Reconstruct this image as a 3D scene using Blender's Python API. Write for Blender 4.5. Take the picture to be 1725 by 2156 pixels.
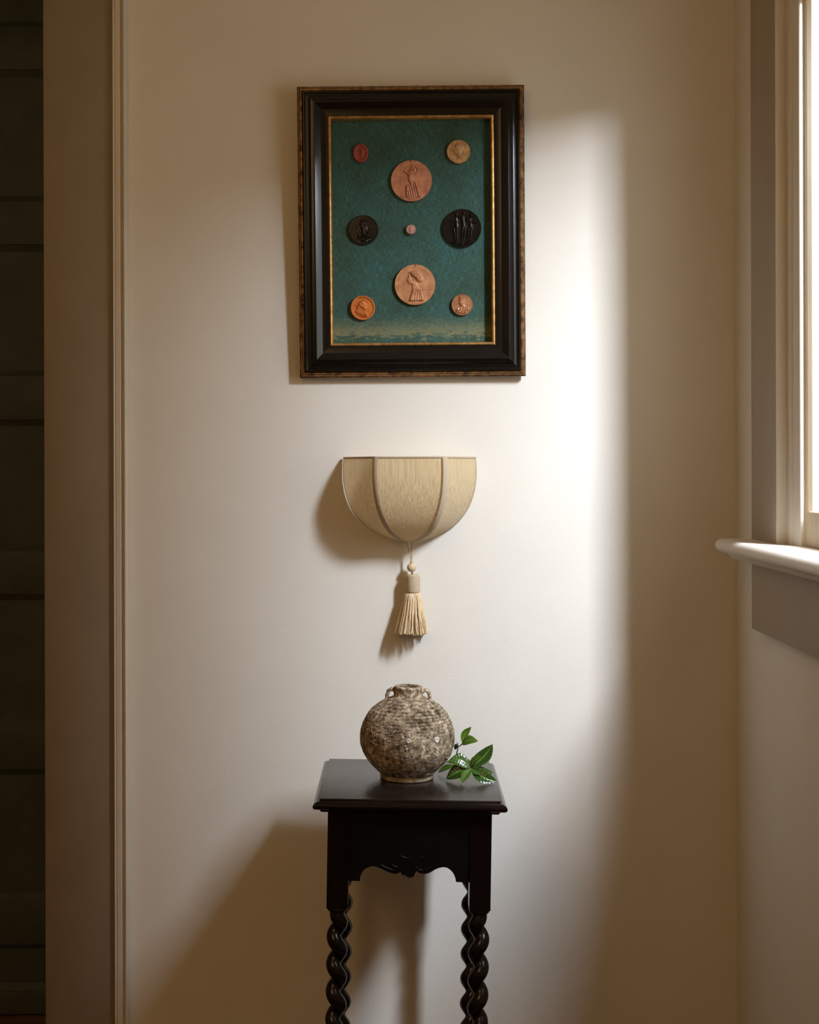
import bpy, bmesh, math, random
import numpy as np
from mathutils import Vector, Matrix, noise as mnoise
R = math.radians
random.seed(7)
for o in list(bpy.data.objects): bpy.data.objects.remove(o)
S = bpy.context.scene
COL = S.collection

# ------------------------------------------------------------------ camera
F = 2800.0; PX0, PY0 = 845.0, 985.0; EYE = 1.40; DW = 2.8     # focal length in px of the 1725 x 2156 frame
cd = bpy.data.cameras.new('camera'); cam = bpy.data.objects.new('camera', cd); COL.objects.link(cam)
cd.sensor_fit = 'HORIZONTAL'; cd.sensor_width = 36.0; cd.lens = 36.0 * F / 1725.0
cd.shift_x = (862.5 - PX0) / 1725.0; cd.shift_y = -(1078.0 - PY0) / 1725.0
cd.clip_start = 0.05; cd.clip_end = 100
cam.location = (0, -DW, EYE); cam.rotation_euler = (R(90), R(0.15), 0)
S.camera = cam

# ------------------------------------------------------------------ world, lights, exposure
w = bpy.data.worlds.new('world'); S.world = w; w.use_nodes = True
bg = w.node_tree.nodes['Background']; bg.inputs[0].default_value = (1.0, 0.97, 0.91, 1); bg.inputs[1].default_value = 2.6
kd = bpy.data.lights.new('daylight', 'AREA'); kd.shape = 'RECTANGLE'; kd.size = 0.18; kd.size_y = 2.9
kd.color = (1.0, 1.075, 1.26); kd.energy = 405
key = bpy.data.objects.new('daylight', kd); COL.objects.link(key)
key.location = (1.20, -1.31, 3.78)
key.rotation_euler = Vector((-1.1, 1.5, -0.35)).to_track_quat('-Z', 'Y').to_euler()
ld = bpy.data.lights.new('warm_fill', 'POINT'); ld.color = (1.0, 0.65, 0.29); ld.energy = 28; ld.shadow_soft_size = 0.45  # added warm fill, stands in for light bounced around the room
fill_light = bpy.data.objects.new('warm_fill', ld); COL.objects.link(fill_light); fill_light.location = (-0.9, -2.7, 2.45)
S.view_settings.view_transform = 'Standard'; S.view_settings.look = 'None'
S.view_settings.gamma = 1.0; S.view_settings.use_curve_mapping = False
S.view_settings.exposure = 0.0

# ------------------------------------------------------------------ helpers
def P(px, py, D): return Vector(((px - PX0) * D / F, D - DW, EYE - (py - PY0) * D / F))

def mesh(name, verts, faces, smooth=False, sharp=None):
    m = bpy.data.meshes.new(name); m.from_pydata([tuple(v) for v in verts], [], faces); m.update()
    if smooth:
        m.polygons.foreach_set('use_smooth', [True] * len(m.polygons))
        if sharp: m.set_sharp_from_angle(angle=R(sharp))
    return m

def obj(name, me, mat, parent=None, label=None):
    o = bpy.data.objects.new(name, me); COL.objects.link(o)
    if mat and not me.materials: me.materials.append(mat)
    if parent: o.parent = parent
    if label: o['label'] = label
    return o

def empty(name, loc=(0, 0, 0)):
    o = bpy.data.objects.new(name, None); COL.objects.link(o); o.location = loc; o.empty_display_size = 0.05
    return o

def tag(o, label, cat, group=None):
    o['label'] = label; o['category'] = cat
    if group: o['group'] = group
    return o

def struct(o, label=None):
    o['kind'] = 'structure'
    if label: o['label'] = label
    return o

def fix(bm): bmesh.ops.recalc_face_normals(bm, faces=bm.faces)

def from_bm(name, bm, smooth=False, sharp=None):
    fix(bm); m = bpy.data.meshes.new(name); bm.to_mesh(m); bm.free()
    if smooth:
        m.polygons.foreach_set('use_smooth', [True] * len(m.polygons))
        if sharp: m.set_sharp_from_angle(angle=R(sharp))
    return m

def add_box(bm, x0, x1, y0, y1, z0, z1):
    v = [bm.verts.new((x, y, z)) for z in (z0, z1) for y in (y0, y1) for x in (x0, x1)]
    for f in ((0, 2, 3, 1), (4, 5, 7, 6), (0, 1, 5, 4), (2, 6, 7, 3), (0, 4, 6, 2), (1, 3, 7, 5)): bm.faces.new([v[i] for i in f])

def box(name, x0, x1, y0, y1, z0, z1, bevel=0, seg=2):
    bm = bmesh.new(); add_box(bm, min(x0, x1), max(x0, x1), min(y0, y1), max(y0, y1), min(z0, z1), max(z0, z1))
    if bevel: bmesh.ops.bevel(bm, geom=bm.edges[:], offset=bevel, segments=seg, affect='EDGES', profile=0.5)
    return from_bm(name, bm, bool(bevel), 40)

def boxes(name, lst):
    bm = bmesh.new()
    for b in lst: add_box(bm, *b)
    return from_bm(name, bm)

def prism(name, pts, axis, a, b, smooth=False, sharp=35):
    """closed polygon pts (2D) extruded along axis from a to b. axis 'z': pts=(x,y); 'y': pts=(x,z); 'x': pts=(y,z)"""
    def m3(p, t): return (p[0], p[1], t) if axis == 'z' else (p[0], t, p[1]) if axis == 'y' else (t, p[0], p[1])
    bm = bmesh.new()
    A = [bm.verts.new(m3(p, a)) for p in pts]; B = [bm.verts.new(m3(p, b)) for p in pts]
    n = len(pts)
    fa = bm.faces.new(A); fb = bm.faces.new(B[::-1])
    for i in range(n): bm.faces.new((A[i], B[i], B[(i + 1) % n], A[(i + 1) % n]))
    bmesh.ops.triangulate(bm, faces=[fa, fb])
    return from_bm(name, bm, smooth, sharp)

def grid_mesh(name, pts, nu, nv, wrap_u=False, smooth=True, sharp=None):
    fs = []
    for j in range(nv - 1):
        for i in range(nu - (0 if wrap_u else 1)):
            a = j * nu + i; b = j * nu + (i + 1) % nu
            fs.append((a, b, b + nu, a + nu))
    return mesh(name, pts, fs, smooth, sharp)

def lathe(name, prof, n=48, disp=None, sharp=None, cap=True):
    pts = []
    for (r, z) in prof:
        for i in range(n):
            a = 2 * math.pi * i / n
            p = Vector((r * math.cos(a), r * math.sin(a), z))
            if disp: p = disp(p, a)
            pts.append(p)
    m = len(prof); fs = []
    for j in range(m - 1):
        for i in range(n):
            fs.append((j * n + i, j * n + (i + 1) % n, (j + 1) * n + (i + 1) % n, (j + 1) * n + i))
    if cap: fs.append(tuple(range(n - 1, -1, -1))); fs.append(tuple((m - 1) * n + i for i in range(n)))
    return mesh(name, pts, fs, True, sharp)

def tube_data(path, rad, n=8, caps=True):
    path = [Vector(p) for p in path]; V = []; Fc = []
    t0 = (path[1] - path[0]).normalized()
    up = Vector((0, 0, 1)) if abs(t0.z) < 0.9 else Vector((1, 0, 0))
    nrm = t0.cross(up).normalized()
    for i, p in enumerate(path):
        t = (path[min(i + 1, len(path) - 1)] - path[max(i - 1, 0)]).normalized()
        nrm = (nrm - t * nrm.dot(t)).normalized(); bn = t.cross(nrm)
        r = rad[i] if isinstance(rad, (list, tuple)) else rad
        for k in range(n):
            a = 2 * math.pi * k / n; V.append(p + (nrm * math.cos(a) + bn * math.sin(a)) * r)
    for i in range(len(path) - 1):
        for k in range(n): Fc.append((i * n + k, i * n + (k + 1) % n, (i + 1) * n + (k + 1) % n, (i + 1) * n + k))
    if caps: Fc.append(tuple(range(n - 1, -1, -1))); Fc.append(tuple((len(path) - 1) * n + k for k in range(n)))
    return V, Fc

def tube(name, path, rad, n=8): V, Fc = tube_data(path, rad, n); return mesh(name, V, Fc, True, 60)

def tubes(name, lst, n=6):
    V = []; Fc = []
    for path, rad in lst:
        v, f = tube_data(path, rad, n); k = len(V); V += v; Fc += [tuple(i + k for i in q) for q in f]
    return mesh(name, V, Fc, True, 60)

def spline(pts, n):
    """Catmull-Rom through pts (Vectors), n samples"""
    pts = [Vector(p) for p in pts]; q = [2 * pts[0] - pts[1]] + pts + [2 * pts[-1] - pts[-2]]; out = []
    m = len(pts) - 1
    for i in range(n):
        t = i / (n - 1) * m; k = min(int(t), m - 1); u = t - k
        a, b, c, d = q[k:k + 4]
        out.append(0.5 * ((2 * b) + (c - a) * u + (2 * a - 5 * b + 4 * c - d) * u * u + (3 * b - a - 3 * c + d) * u ** 3))
    return out

# ------------------------------------------------------------------ materials
def new_mat(name):
    m = bpy.data.materials.new(name); m.use_nodes = True
    nt = m.node_tree; return m, nt, nt.nodes['Principled BSDF']

def N(nt, t, **kw):
    n = nt.nodes.new(t)
    for k, v in kw.items():
        if k in n.inputs: n.inputs[k].default_value = v
        else: setattr(n, k, v)
    return n

def coords(nt, scale=(1, 1, 1)):
    tc = N(nt, 'ShaderNodeTexCoord'); mp = N(nt, 'ShaderNodeMapping'); mp.inputs['Scale'].default_value = scale
    nt.links.new(tc.outputs['Object'], mp.inputs['Vector']); return mp.outputs['Vector']

def noise(nt, vec, scale, detail=4, rough=0.55):
    n = N(nt, 'ShaderNodeTexNoise', Scale=scale, Detail=detail, Roughness=rough); nt.links.new(vec, n.inputs['Vector']); return n.outputs['Fac']

def ramp(nt, fac, stops):
    r = N(nt, 'ShaderNodeValToRGB'); nt.links.new(fac, r.inputs['Fac']); e = r.color_ramp.elements
    while len(e) < len(stops): e.new(0.5)
    for el, (p, c) in zip(e, stops): el.position = p; el.color = (*c, 1) if len(c) == 3 else c
    return r.outputs['Color']

def bump(nt, bs, h, strength, dist=0.001):
    b = N(nt, 'ShaderNodeBump'); b.inputs['Strength'].default_value = strength; b.inputs['Distance'].default_value = dist
    nt.links.new(h, b.inputs['Height']); nt.links.new(b.outputs['Normal'], bs.inputs['Normal']); return b

def simple(name, col, rough=0.5, spec=0.5, metal=0.0, var=0.12, nscale=40, bstr=0.0, bscale=300, bdist=0.0005, coat=0.0, scale=(1, 1, 1)):
    m, nt, bs = new_mat(name); v = coords(nt, scale)
    f = noise(nt, v, nscale)
    c0 = tuple(max(0, c * (1 - var)) for c in col); c1 = tuple(min(1, c * (1 + var)) for c in col)
    nt.links.new(ramp(nt, f, [(0.3, c0), (0.7, c1)]), bs.inputs['Base Color'])
    bs.inputs['Roughness'].default_value = rough; bs.inputs['Specular IOR Level'].default_value = spec; bs.inputs['Metallic'].default_value = metal
    bs.inputs['Coat Weight'].default_value = coat; bs.inputs['Coat Roughness'].default_value = 0.12
    if bstr: bump(nt, bs, noise(nt, v, bscale, 3), bstr, bdist)
    return m

WALL_C = (0.80, 0.755, 0.665)
M_wall = simple('wall_paint', WALL_C, 0.85, 0.15, var=0.02, nscale=6, bstr=0.35, bscale=260, bdist=0.0008)
M_ceil = simple('ceiling_paint', (0.74, 0.66, 0.54), 0.9, 0.1, var=0.02)
M_side = simple('far_wall_paint', (0.50, 0.40, 0.28), 0.9, 0.1, var=0.04)
M_floor = simple('oak_floor', (0.17, 0.085, 0.04), 0.45, 0.4, var=0.35, nscale=9, scale=(1, 8, 1))
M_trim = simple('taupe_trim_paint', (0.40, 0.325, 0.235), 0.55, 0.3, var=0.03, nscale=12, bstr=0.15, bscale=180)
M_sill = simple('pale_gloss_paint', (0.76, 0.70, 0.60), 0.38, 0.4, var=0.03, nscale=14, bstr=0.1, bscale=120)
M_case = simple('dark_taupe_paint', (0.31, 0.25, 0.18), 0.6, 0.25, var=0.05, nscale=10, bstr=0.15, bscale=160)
M_door = simple('dark_door_paint', (0.085, 0.10, 0.085), 0.55, 0.3, var=0.12, nscale=14)
M_sash = simple('worn_sash_paint', (0.72, 0.61, 0.44), 0.5, 0.3, var=0.12, nscale=30, scale=(1, 1, 0.15), bstr=0.3, bscale=90)

def glass_mat():
    m = bpy.data.materials.new('window_glass'); m.use_nodes = True; nt = m.node_tree; nt.nodes.clear()
    o = N(nt, 'ShaderNodeOutputMaterial'); t = N(nt, 'ShaderNodeBsdfTransparent'); t.inputs[0].default_value = (0.96, 0.97, 0.96, 1)
    g = N(nt, 'ShaderNodeBsdfGlossy'); g.inputs['Roughness'].default_value = 0.03
    lw = N(nt, 'ShaderNodeLayerWeight'); pw = N(nt, 'ShaderNodeMath', operation='POWER'); nt.links.new(lw.outputs['Facing'], pw.inputs[0]); pw.inputs[1].default_value = 5
    fr = N(nt, 'ShaderNodeMath', operation='MULTIPLY_ADD'); nt.links.new(pw.outputs[0], fr.inputs[0]); fr.inputs[1].default_value = 0.6; fr.inputs[2].default_value = 0.03
    mx = N(nt, 'ShaderNodeMixShader'); nt.links.new(fr.outputs[0], mx.inputs[0]); nt.links.new(t.outputs[0], mx.inputs[1]); nt.links.new(g.outputs[0], mx.inputs[2])
    nt.links.new(mx.outputs[0], o.inputs[0]); return m
M_glass = glass_mat()

def ebony_mat():
    m, nt, bs = new_mat('ebonised_wood'); v = coords(nt, (1, 1, 1))
    f = noise(nt, v, 60, 5)
    nt.links.new(ramp(nt, f, [(0.3, (0.004, 0.0035, 0.003)), (0.75, (0.010, 0.008, 0.006))]), bs.inputs['Base Color'])
    bs.inputs['Roughness'].default_value = 0.22; bs.inputs['Specular IOR Level'].default_value = 0.45
    bump(nt, bs, noise(nt, v, 220, 3), 0.12, 0.0006); return m
M_ebony = ebony_mat()

def gilt_mat(name, c0, c1, rough):
    m, nt, bs = new_mat(name); v = coords(nt, (1, 1, 1)); f = noise(nt, v, 70, 6, 0.65)
    nt.links.new(ramp(nt, f, [(0.32, c0), (0.6, c1)]), bs.inputs['Base Color'])
    bs.inputs['Roughness'].default_value = rough; bs.inputs['Metallic'].default_value = 0.75
    bump(nt, bs, noise(nt, v, 320, 3), 0.3, 0.0004); return m
M_gilt = gilt_mat('gilt', (0.36, 0.17, 0.045), (0.72, 0.43, 0.15), 0.36)
M_bronze = gilt_mat('worn_bronze_gilt', (0.030, 0.015, 0.007), (0.36, 0.19, 0.075), 0.38)

def cloth_mat():
    m, nt, bs = new_mat('teal_linen'); L = nt.links
    tc = N(nt, 'ShaderNodeTexCoord'); v = tc.outputs['Object']
    def mp(s):
        n = N(nt, 'ShaderNodeMapping'); n.inputs['Scale'].default_value = s; L.new(v, n.inputs['Vector']); return n.outputs['Vector']
    big = noise(nt, v, 9, 5, 0.6)
    warp = noise(nt, mp((1300, 1, 60)), 1, 3, 0.75); weft = noise(nt, mp((130, 1, 1200)), 1, 3, 0.75)
    ad = N(nt, 'ShaderNodeMath', operation='ADD'); L.new(warp, ad.inputs[0]); L.new(weft, ad.inputs[1])
    hv = N(nt, 'ShaderNodeMath', operation='MULTIPLY'); L.new(ad.outputs[0], hv.inputs[0]); hv.inputs[1].default_value = 0.5
    base = ramp(nt, big, [(0.28, (0.036, 0.064, 0.044)), (0.5, (0.042, 0.094, 0.080)), (0.74, (0.044, 0.118, 0.120))])
    thr = ramp(nt, hv.outputs[0], [(0.36, (0.28, 0.32, 0.31)), (0.50, (0.95, 0.98, 0.95)), (0.62, (2.3, 2.0, 1.65))])
    mul = N(nt, 'ShaderNodeMix', data_type='RGBA', blend_type='MULTIPLY'); mul.inputs[0].default_value = 1
    L.new(base, mul.inputs[6]); L.new(thr, mul.inputs[7])
    # a faded, straw-coloured worn band near the lower edge
    sp = N(nt, 'ShaderNodeSeparateXYZ'); L.new(v, sp.inputs[0])
    wz = noise(nt, mp((60, 1, 160)), 1, 4, 0.7)
    a1 = N(nt, 'ShaderNodeMath', operation='MULTIPLY_ADD'); L.new(wz, a1.inputs[0]); a1.inputs[1].default_value = 0.075; L.new(sp.outputs['Z'], a1.inputs[2])
    band = ramp(nt, a1.outputs[0], [(0.118, (0, 0, 0)), (0.132, (1, 1, 1)), (0.142, (0.5, 0.5, 0.5)), (0.165, (0, 0, 0))])
    bw = N(nt, 'ShaderNodeMath', operation='MULTIPLY'); L.new(band, bw.inputs[0]); L.new(wz, bw.inputs[1])
    mx = N(nt, 'ShaderNodeMix', data_type='RGBA'); L.new(bw.outputs[0], mx.inputs[0]); L.new(mul.outputs[2], mx.inputs[6]); mx.inputs[7].default_value = (0.34, 0.29, 0.13, 1)
    L.new(mx.outputs[2], bs.inputs['Base Color'])
    bs.inputs['Roughness'].default_value = 0.85; bs.inputs['Specular IOR Level'].default_value = 0.2
    bump(nt, bs, hv.outputs[0], 0.4, 0.0008); return m
M_cloth = cloth_mat()

def coin_mat(name, c0, c1, rough=0.4, metal=0.0, spec=0.5, ns=60):
    m, nt, bs = new_mat(name); v = coords(nt); f = noise(nt, v, ns, 6, 0.6)
    nt.links.new(ramp(nt, f, [(0.34, c0), (0.66, c1)]), bs.inputs['Base Color'])
    bs.inputs['Roughness'].default_value = rough; bs.inputs['Metallic'].default_value = metal; bs.inputs['Specular IOR Level'].default_value = spec
    bump(nt, bs, noise(nt, v, 260, 5), 0.5, 0.0006); return m

def silk_mat():
    m, nt, bs = new_mat('raw_silk'); L = nt.links
    v = coords(nt, (420, 420, 7)); f = noise(nt, v, 1, 4, 0.65)
    v2 = coords(nt, (700, 700, 25)); f2 = noise(nt, v2, 1, 2, 0.5)
    col = ramp(nt, f, [(0.30, (0.62, 0.46, 0.235)), (0.5, (0.76, 0.60, 0.36)), (0.68, (0.87, 0.73, 0.48))])
    sl = ramp(nt, f2, [(0.62, (1, 1, 1)), (0.74, (1.25, 1.22, 1.15))])
    mul = N(nt, 'ShaderNodeMix', data_type='RGBA', blend_type='MULTIPLY'); mul.inputs[0].default_value = 1
    L.new(col, mul.inputs[6]); L.new(sl, mul.inputs[7])
    L.new(mul.outputs[2], bs.inputs['Base Color'])
    bs.inputs['Roughness'].default_value = 0.62; bs.inputs['Sheen Weight'].default_value = 0.25; bs.inputs['Specular IOR Level'].default_value = 0.3
    bump(nt, bs, f, 0.35, 0.0008)
    tr = N(nt, 'ShaderNodeBsdfTranslucent'); L.new(mul.outputs[2], tr.inputs['Color'])
    mx = N(nt, 'ShaderNodeMixShader'); mx.inputs[0].default_value = 0.40
    out = nt.nodes['Material Output']; L.new(bs.outputs[0], mx.inputs[1]); L.new(tr.outputs[0], mx.inputs[2]); L.new(mx.outputs[0], out.inputs[0])
    return m
M_silk = silk_mat()

def tape_mat():
    m, nt, bs = new_mat('bias_tape'); L = nt.links
    tc = N(nt, 'ShaderNodeTexCoord'); mp = N(nt, 'ShaderNodeMapping'); mp.inputs['Rotation'].default_value = (0, R(40), 0); L.new(tc.outputs['Object'], mp.inputs['Vector'])
    wv = N(nt, 'ShaderNodeTexWave', Scale=160.0, Distortion=2.0); wv.bands_direction = 'Z'; L.new(mp.outputs[0], wv.inputs['Vector'])
    L.new(ramp(nt, wv.outputs['Fac'], [(0.2, (0.46, 0.35, 0.24)), (0.8, (0.62, 0.50, 0.37))]), bs.inputs['Base Color'])
    bs.inputs['Roughness'].default_value = 0.75; bs.inputs['Specular IOR Level'].default_value = 0.2
    bump(nt, bs, wv.outputs['Fac'], 0.4, 0.0005); return m
M_tape = tape_mat()
M_lining = simple('white_lining', (0.85, 0.82, 0.76), 0.7, 0.2, var=0.02)
M_cord = simple('silk_cord', (0.50, 0.36, 0.19), 0.6, 0.3, var=0.25, nscale=900)
M_bead = simple('silk_wrapped_bead', (0.62, 0.48, 0.30), 0.6, 0.3, var=0.2, nscale=1, scale=(500, 500, 60), bstr=0.3, bscale=1)
def head_mat():
    m, nt, bs = new_mat('woven_tassel_head'); L = nt.links
    tc = N(nt, 'ShaderNodeTexCoord'); mp = N(nt, 'ShaderNodeMapping'); mp.inputs['Rotation'].default_value = (0, R(28), 0); L.new(tc.outputs['Object'], mp.inputs['Vector'])
    wv = N(nt, 'ShaderNodeTexWave', Scale=110.0, Distortion=3.0, Detail=2.0); wv.bands_direction = 'Z'; L.new(mp.outputs[0], wv.inputs['Vector'])
    L.new(ramp(nt, wv.outputs['Fac'], [(0.15, (0.40, 0.29, 0.17)), (0.75, (0.66, 0.52, 0.34))]), bs.inputs['Base Color'])
    bs.inputs['Roughness'].default_value = 0.7; bump(nt, bs, wv.outputs['Fac'], 0.6, 0.0008); return m
M_head = head_mat()
def skirt_mat():
    m, nt, bs = new_mat('tassel_threads'); L = nt.links
    v = coords(nt, (700, 700, 8)); f = noise(nt, v, 1, 3)
    L.new(ramp(nt, f, [(0.3, (0.50, 0.34, 0.16)), (0.5, (0.72, 0.54, 0.31)), (0.7, (0.86, 0.72, 0.50))]), bs.inputs['Base Color'])
    bs.inputs['Roughness'].default_value = 0.45; bs.inputs['Specular IOR Level'].default_value = 0.5; return m
M_skirt = skirt_mat()

def vase_mat():
    m, nt, bs = new_mat('encrusted_stoneware'); L = nt.links
    tc = N(nt, 'ShaderNodeTexCoord'); v = tc.outputs['Object']
    n1 = noise(nt, v, 30, 9, 0.74); n2 = noise(nt, v, 120, 6, 0.75); n3 = noise(nt, v, 260, 4, 0.6)
    c1 = ramp(nt, n1, [(0.32, (0.085, 0.058, 0.034)), (0.43, (0.24, 0.185, 0.120)), (0.54, (0.42, 0.345, 0.245)), (0.66, (0.66, 0.57, 0.43))])
    c2 = ramp(nt, n2, [(0.36, (0.35, 0.30, 0.24)), (0.52, (1.0, 0.97, 0.93)), (0.66, (1.7, 1.6, 1.45))])
    mul = N(nt, 'ShaderNodeMix', data_type='RGBA', blend_type='MULTIPLY'); mul.inputs[0].default_value = 1
    L.new(c1, mul.inputs[6]); L.new(c2, mul.inputs[7])
    # incised turning lines on the shoulder
    sp = N(nt, 'ShaderNodeSeparateXYZ'); L.new(v, sp.inputs[0])
    wob = N(nt, 'ShaderNodeMath', operation='MULTIPLY_ADD'); L.new(noise(nt, v, 14, 2), wob.inputs[0]); wob.inputs[1].default_value = 0.004; L.new(sp.outputs['Z'], wob.inputs[2])
    fr = N(nt, 'ShaderNodeMath', operation='MULTIPLY'); L.new(wob.outputs[0], fr.inputs[0]); fr.inputs[1].default_value = 2 * math.pi / 0.0054
    sn = N(nt, 'ShaderNodeMath', operation='SINE'); L.new(fr.outputs[0], sn.inputs[0])
    ln = ramp(nt, sn.outputs[0], [(0.45, (1, 1, 1)), (0.9, (0.30, 0.28, 0.25))])
    msk = ramp(nt, sp.outputs['Z'], [(0.088, (0, 0, 0)), (0.100, (1, 1, 1)), (0.142, (1, 1, 1)), (0.150, (0, 0, 0))])
    mk2 = N(nt, 'ShaderNodeMath', operation='MULTIPLY'); L.new(msk, mk2.inputs[0]); L.new(ramp(nt, n1, [(0.42, (1, 1, 1)), (0.62, (0.15, 0.15, 0.15))]), mk2.inputs[1])
    lm = N(nt, 'ShaderNodeMix', data_type='RGBA', blend_type='MULTIPLY'); L.new(mk2.outputs[0], lm.inputs[0]); L.new(mul.outputs[2], lm.inputs[6]); L.new(ln, lm.inputs[7])
    L.new(lm.outputs[2], bs.inputs['Base Color'])
    bs.inputs['Roughness'].default_value = 0.88; bs.inputs['Specular IOR Level'].default_value = 0.25
    h = N(nt, 'ShaderNodeMath', operation='MULTIPLY_ADD'); L.new(n2, h.inputs[0]); h.inputs[1].default_value = 0.7; L.new(n3, h.inputs[2])
    bump(nt, bs, h.outputs[0], 0.8, 0.003); return m
M_vase = vase_mat()
M_foot = simple('pale_stoneware', (0.34, 0.28, 0.19), 0.85, 0.2, var=0.6, nscale=70, bstr=0.6, bscale=180, bdist=0.002)
M_worm = simple('worm_cast_tan', (0.48, 0.40, 0.29), 0.85, 0.2, var=0.35, nscale=90)
M_barn = simple('barnacle_white', (0.66, 0.61, 0.54), 0.8, 0.2, var=0.25, nscale=120, bstr=0.6, bscale=300, bdist=0.001)

def table_mat():
    m, nt, bs = new_mat('dark_oak'); L = nt.links
    v = coords(nt, (30, 30, 6)); f = noise(nt, v, 1, 5, 0.6)
    L.new(ramp(nt, f, [(0.3, (0.0022, 0.0018, 0.0016)), (0.6, (0.006, 0.003, 0.0025)), (0.8, (0.040, 0.008, 0.005))]), bs.inputs['Base Color'])
    bs.inputs['Roughness'].default_value = 0.17; bs.inputs['Specular IOR Level'].default_value = 0.36
    bump(nt, bs, noise(nt, coords(nt, (260, 260, 40)), 1, 3), 0.12, 0.0008); return m
M_oak = table_mat()
M_apron = simple('dull_black_oak', (0.0035, 0.0028, 0.0024), 0.42, 0.22, var=0.4, nscale=30)
def board_mat():
    m, nt, bs = new_mat('polished_board'); L = nt.links
    v = coords(nt, (12, 55, 12)); f = noise(nt, v, 1, 5, 0.6)
    L.new(ramp(nt, f, [(0.3, (0.010, 0.007, 0.006)), (0.7, (0.024, 0.016, 0.013))]), bs.inputs['Base Color'])
    bs.inputs['Roughness'].default_value = 0.19; bs.inputs['Specular IOR Level'].default_value = 0.6
    vv = coords(nt, (1, 1, 1)); wv = N(nt, 'ShaderNodeTexWave', Scale=26.0, Distortion=9.0, Detail=3.0); wv.inputs['Detail Scale'].default_value = 1.2
    wv.wave_type = 'RINGS'; L.new(vv, wv.inputs['Vector'])
    ad = N(nt, 'ShaderNodeMath', operation='MULTIPLY_ADD'); L.new(wv.outputs['Fac'], ad.inputs[0]); ad.inputs[1].default_value = 0.35; L.new(noise(nt, coords(nt, (140, 420, 100)), 1, 4), ad.inputs[2])
    bump(nt, bs, ad.outputs[0], 0.45, 0.0008); return m
M_board = board_mat()

def leaf_mat():
    m, nt, bs = new_mat('glossy_leaf'); L = nt.links
    at = N(nt, 'ShaderNodeAttribute', attribute_name='vein')      # 0 blade, 1 on a vein
    oi = N(nt, 'ShaderNodeObjectInfo')
    base = ramp(nt, oi.outputs['Random'], [(0.0, (0.016, 0.050, 0.006)), (1.0, (0.085, 0.165, 0.014))])
    mx = N(nt, 'ShaderNodeMix', data_type='RGBA'); L.new(at.outputs['Fac'], mx.inputs[0]); L.new(base, mx.inputs[6]); mx.inputs[7].default_value = (0.13, 0.245, 0.03, 1)
    L.new(mx.outputs[2], bs.inputs['Base Color'])
    bs.inputs['Roughness'].default_value = 0.25; bs.inputs['Specular IOR Level'].default_value = 0.6
    tr = N(nt, 'ShaderNodeBsdfTranslucent'); L.new(mx.outputs[2], tr.inputs['Color'])
    ms = N(nt, 'ShaderNodeMixShader'); ms.inputs[0].default_value = 0.22
    L.new(bs.outputs[0], ms.inputs[1]); L.new(tr.outputs[0], ms.inputs[2]); L.new(ms.outputs[0], nt.nodes['Material Output'].inputs[0]); return m
M_leaf = leaf_mat()
M_twig = simple('dark_twig', (0.035, 0.024, 0.014), 0.7, 0.3, var=0.3, nscale=200)

# ------------------------------------------------------------------ room shell
XW = 0.705                                # inner face of the window wall
ZC = 2.75; YB = -4.6; XL = -2.4
Dw = lambda d: -d                         # distance d from the back wall -> y
Z_ST = EYE - 0.141                        # top of the window stool
W0, W1, WZ1 = 0.372, 1.115, 2.33           # window opening: from, to (distance from the back wall), head height
OPX0, OPX1 = -1.75, -0.735                # doorway in the back wall
struct(obj('floor', boxes('floor', [(XL - 0.1, XW + 0.14, YB, 0.9, -0.1, 0)]), M_floor))
struct(obj('ceiling', boxes('ceiling', [(XL - 0.1, XW + 0.14, YB, 0.9, ZC, ZC + 0.1)]), M_ceil))
struct(obj('wall_back', boxes('wall_back', [(OPX1, XW + 0.14, 0, 0.12, 0, ZC), (XL, OPX0, 0, 0.12, 0, ZC), (OPX0, OPX1, 0, 0.12, 2.62, ZC)]), M_wall))
struct(obj('wall_right', boxes('wall_right', [
    (XW, XW + 0.14, Dw(W0 - 0.01), 0.0, 0, ZC), (XW, XW + 0.14, YB, Dw(W1 + 0.01), 0, ZC),
    (XW, XW + 0.14, Dw(W1 + 0.01), Dw(W0 - 0.01), 0, Z_ST - 0.03), (XW, XW + 0.14, Dw(W1 + 0.01), Dw(W0 - 0.01), WZ1, ZC)]), M_wall))
struct(obj('wall_left', boxes('wall_left', [(XL - 0.1, XL, YB, 0.9, 0, ZC)]), M_side))
struct(obj('wall_front', boxes('wall_front', [(XL, XW + 0.14, YB - 0.1, YB, 0, ZC)]), M_side))
# passage beyond the doorway
struct(obj('wall_passage', boxes('wall_passage', [(XL, -1.62, 0.62, 0.72, 0, ZC), (-0.68, -0.5, 0.12, 0.72, 0, ZC), (-1.62, -0.68, 0.62, 0.72, 2.56, ZC), (-1.62, -0.68, 0.68, 0.72, 0, 2.56)]), M_side))
bb = prism('baseboard_back', [(0, 0), (-0.016, 0), (-0.016, 0.10), (-0.011, 0.112), (-0.009, 0.125), (0, 0.13)], 'x', -0.57, XW)
struct(obj('baseboard_back', bb, M_trim))
br = prism('baseboard_right', [(XW, 0), (XW - 0.016, 0), (XW - 0.016, 0.10), (XW - 0.011, 0.112), (XW - 0.009, 0.125), (XW, 0.13)], 'y', YB, -0.016)
struct(obj('baseboard_right', br, M_trim))

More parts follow.
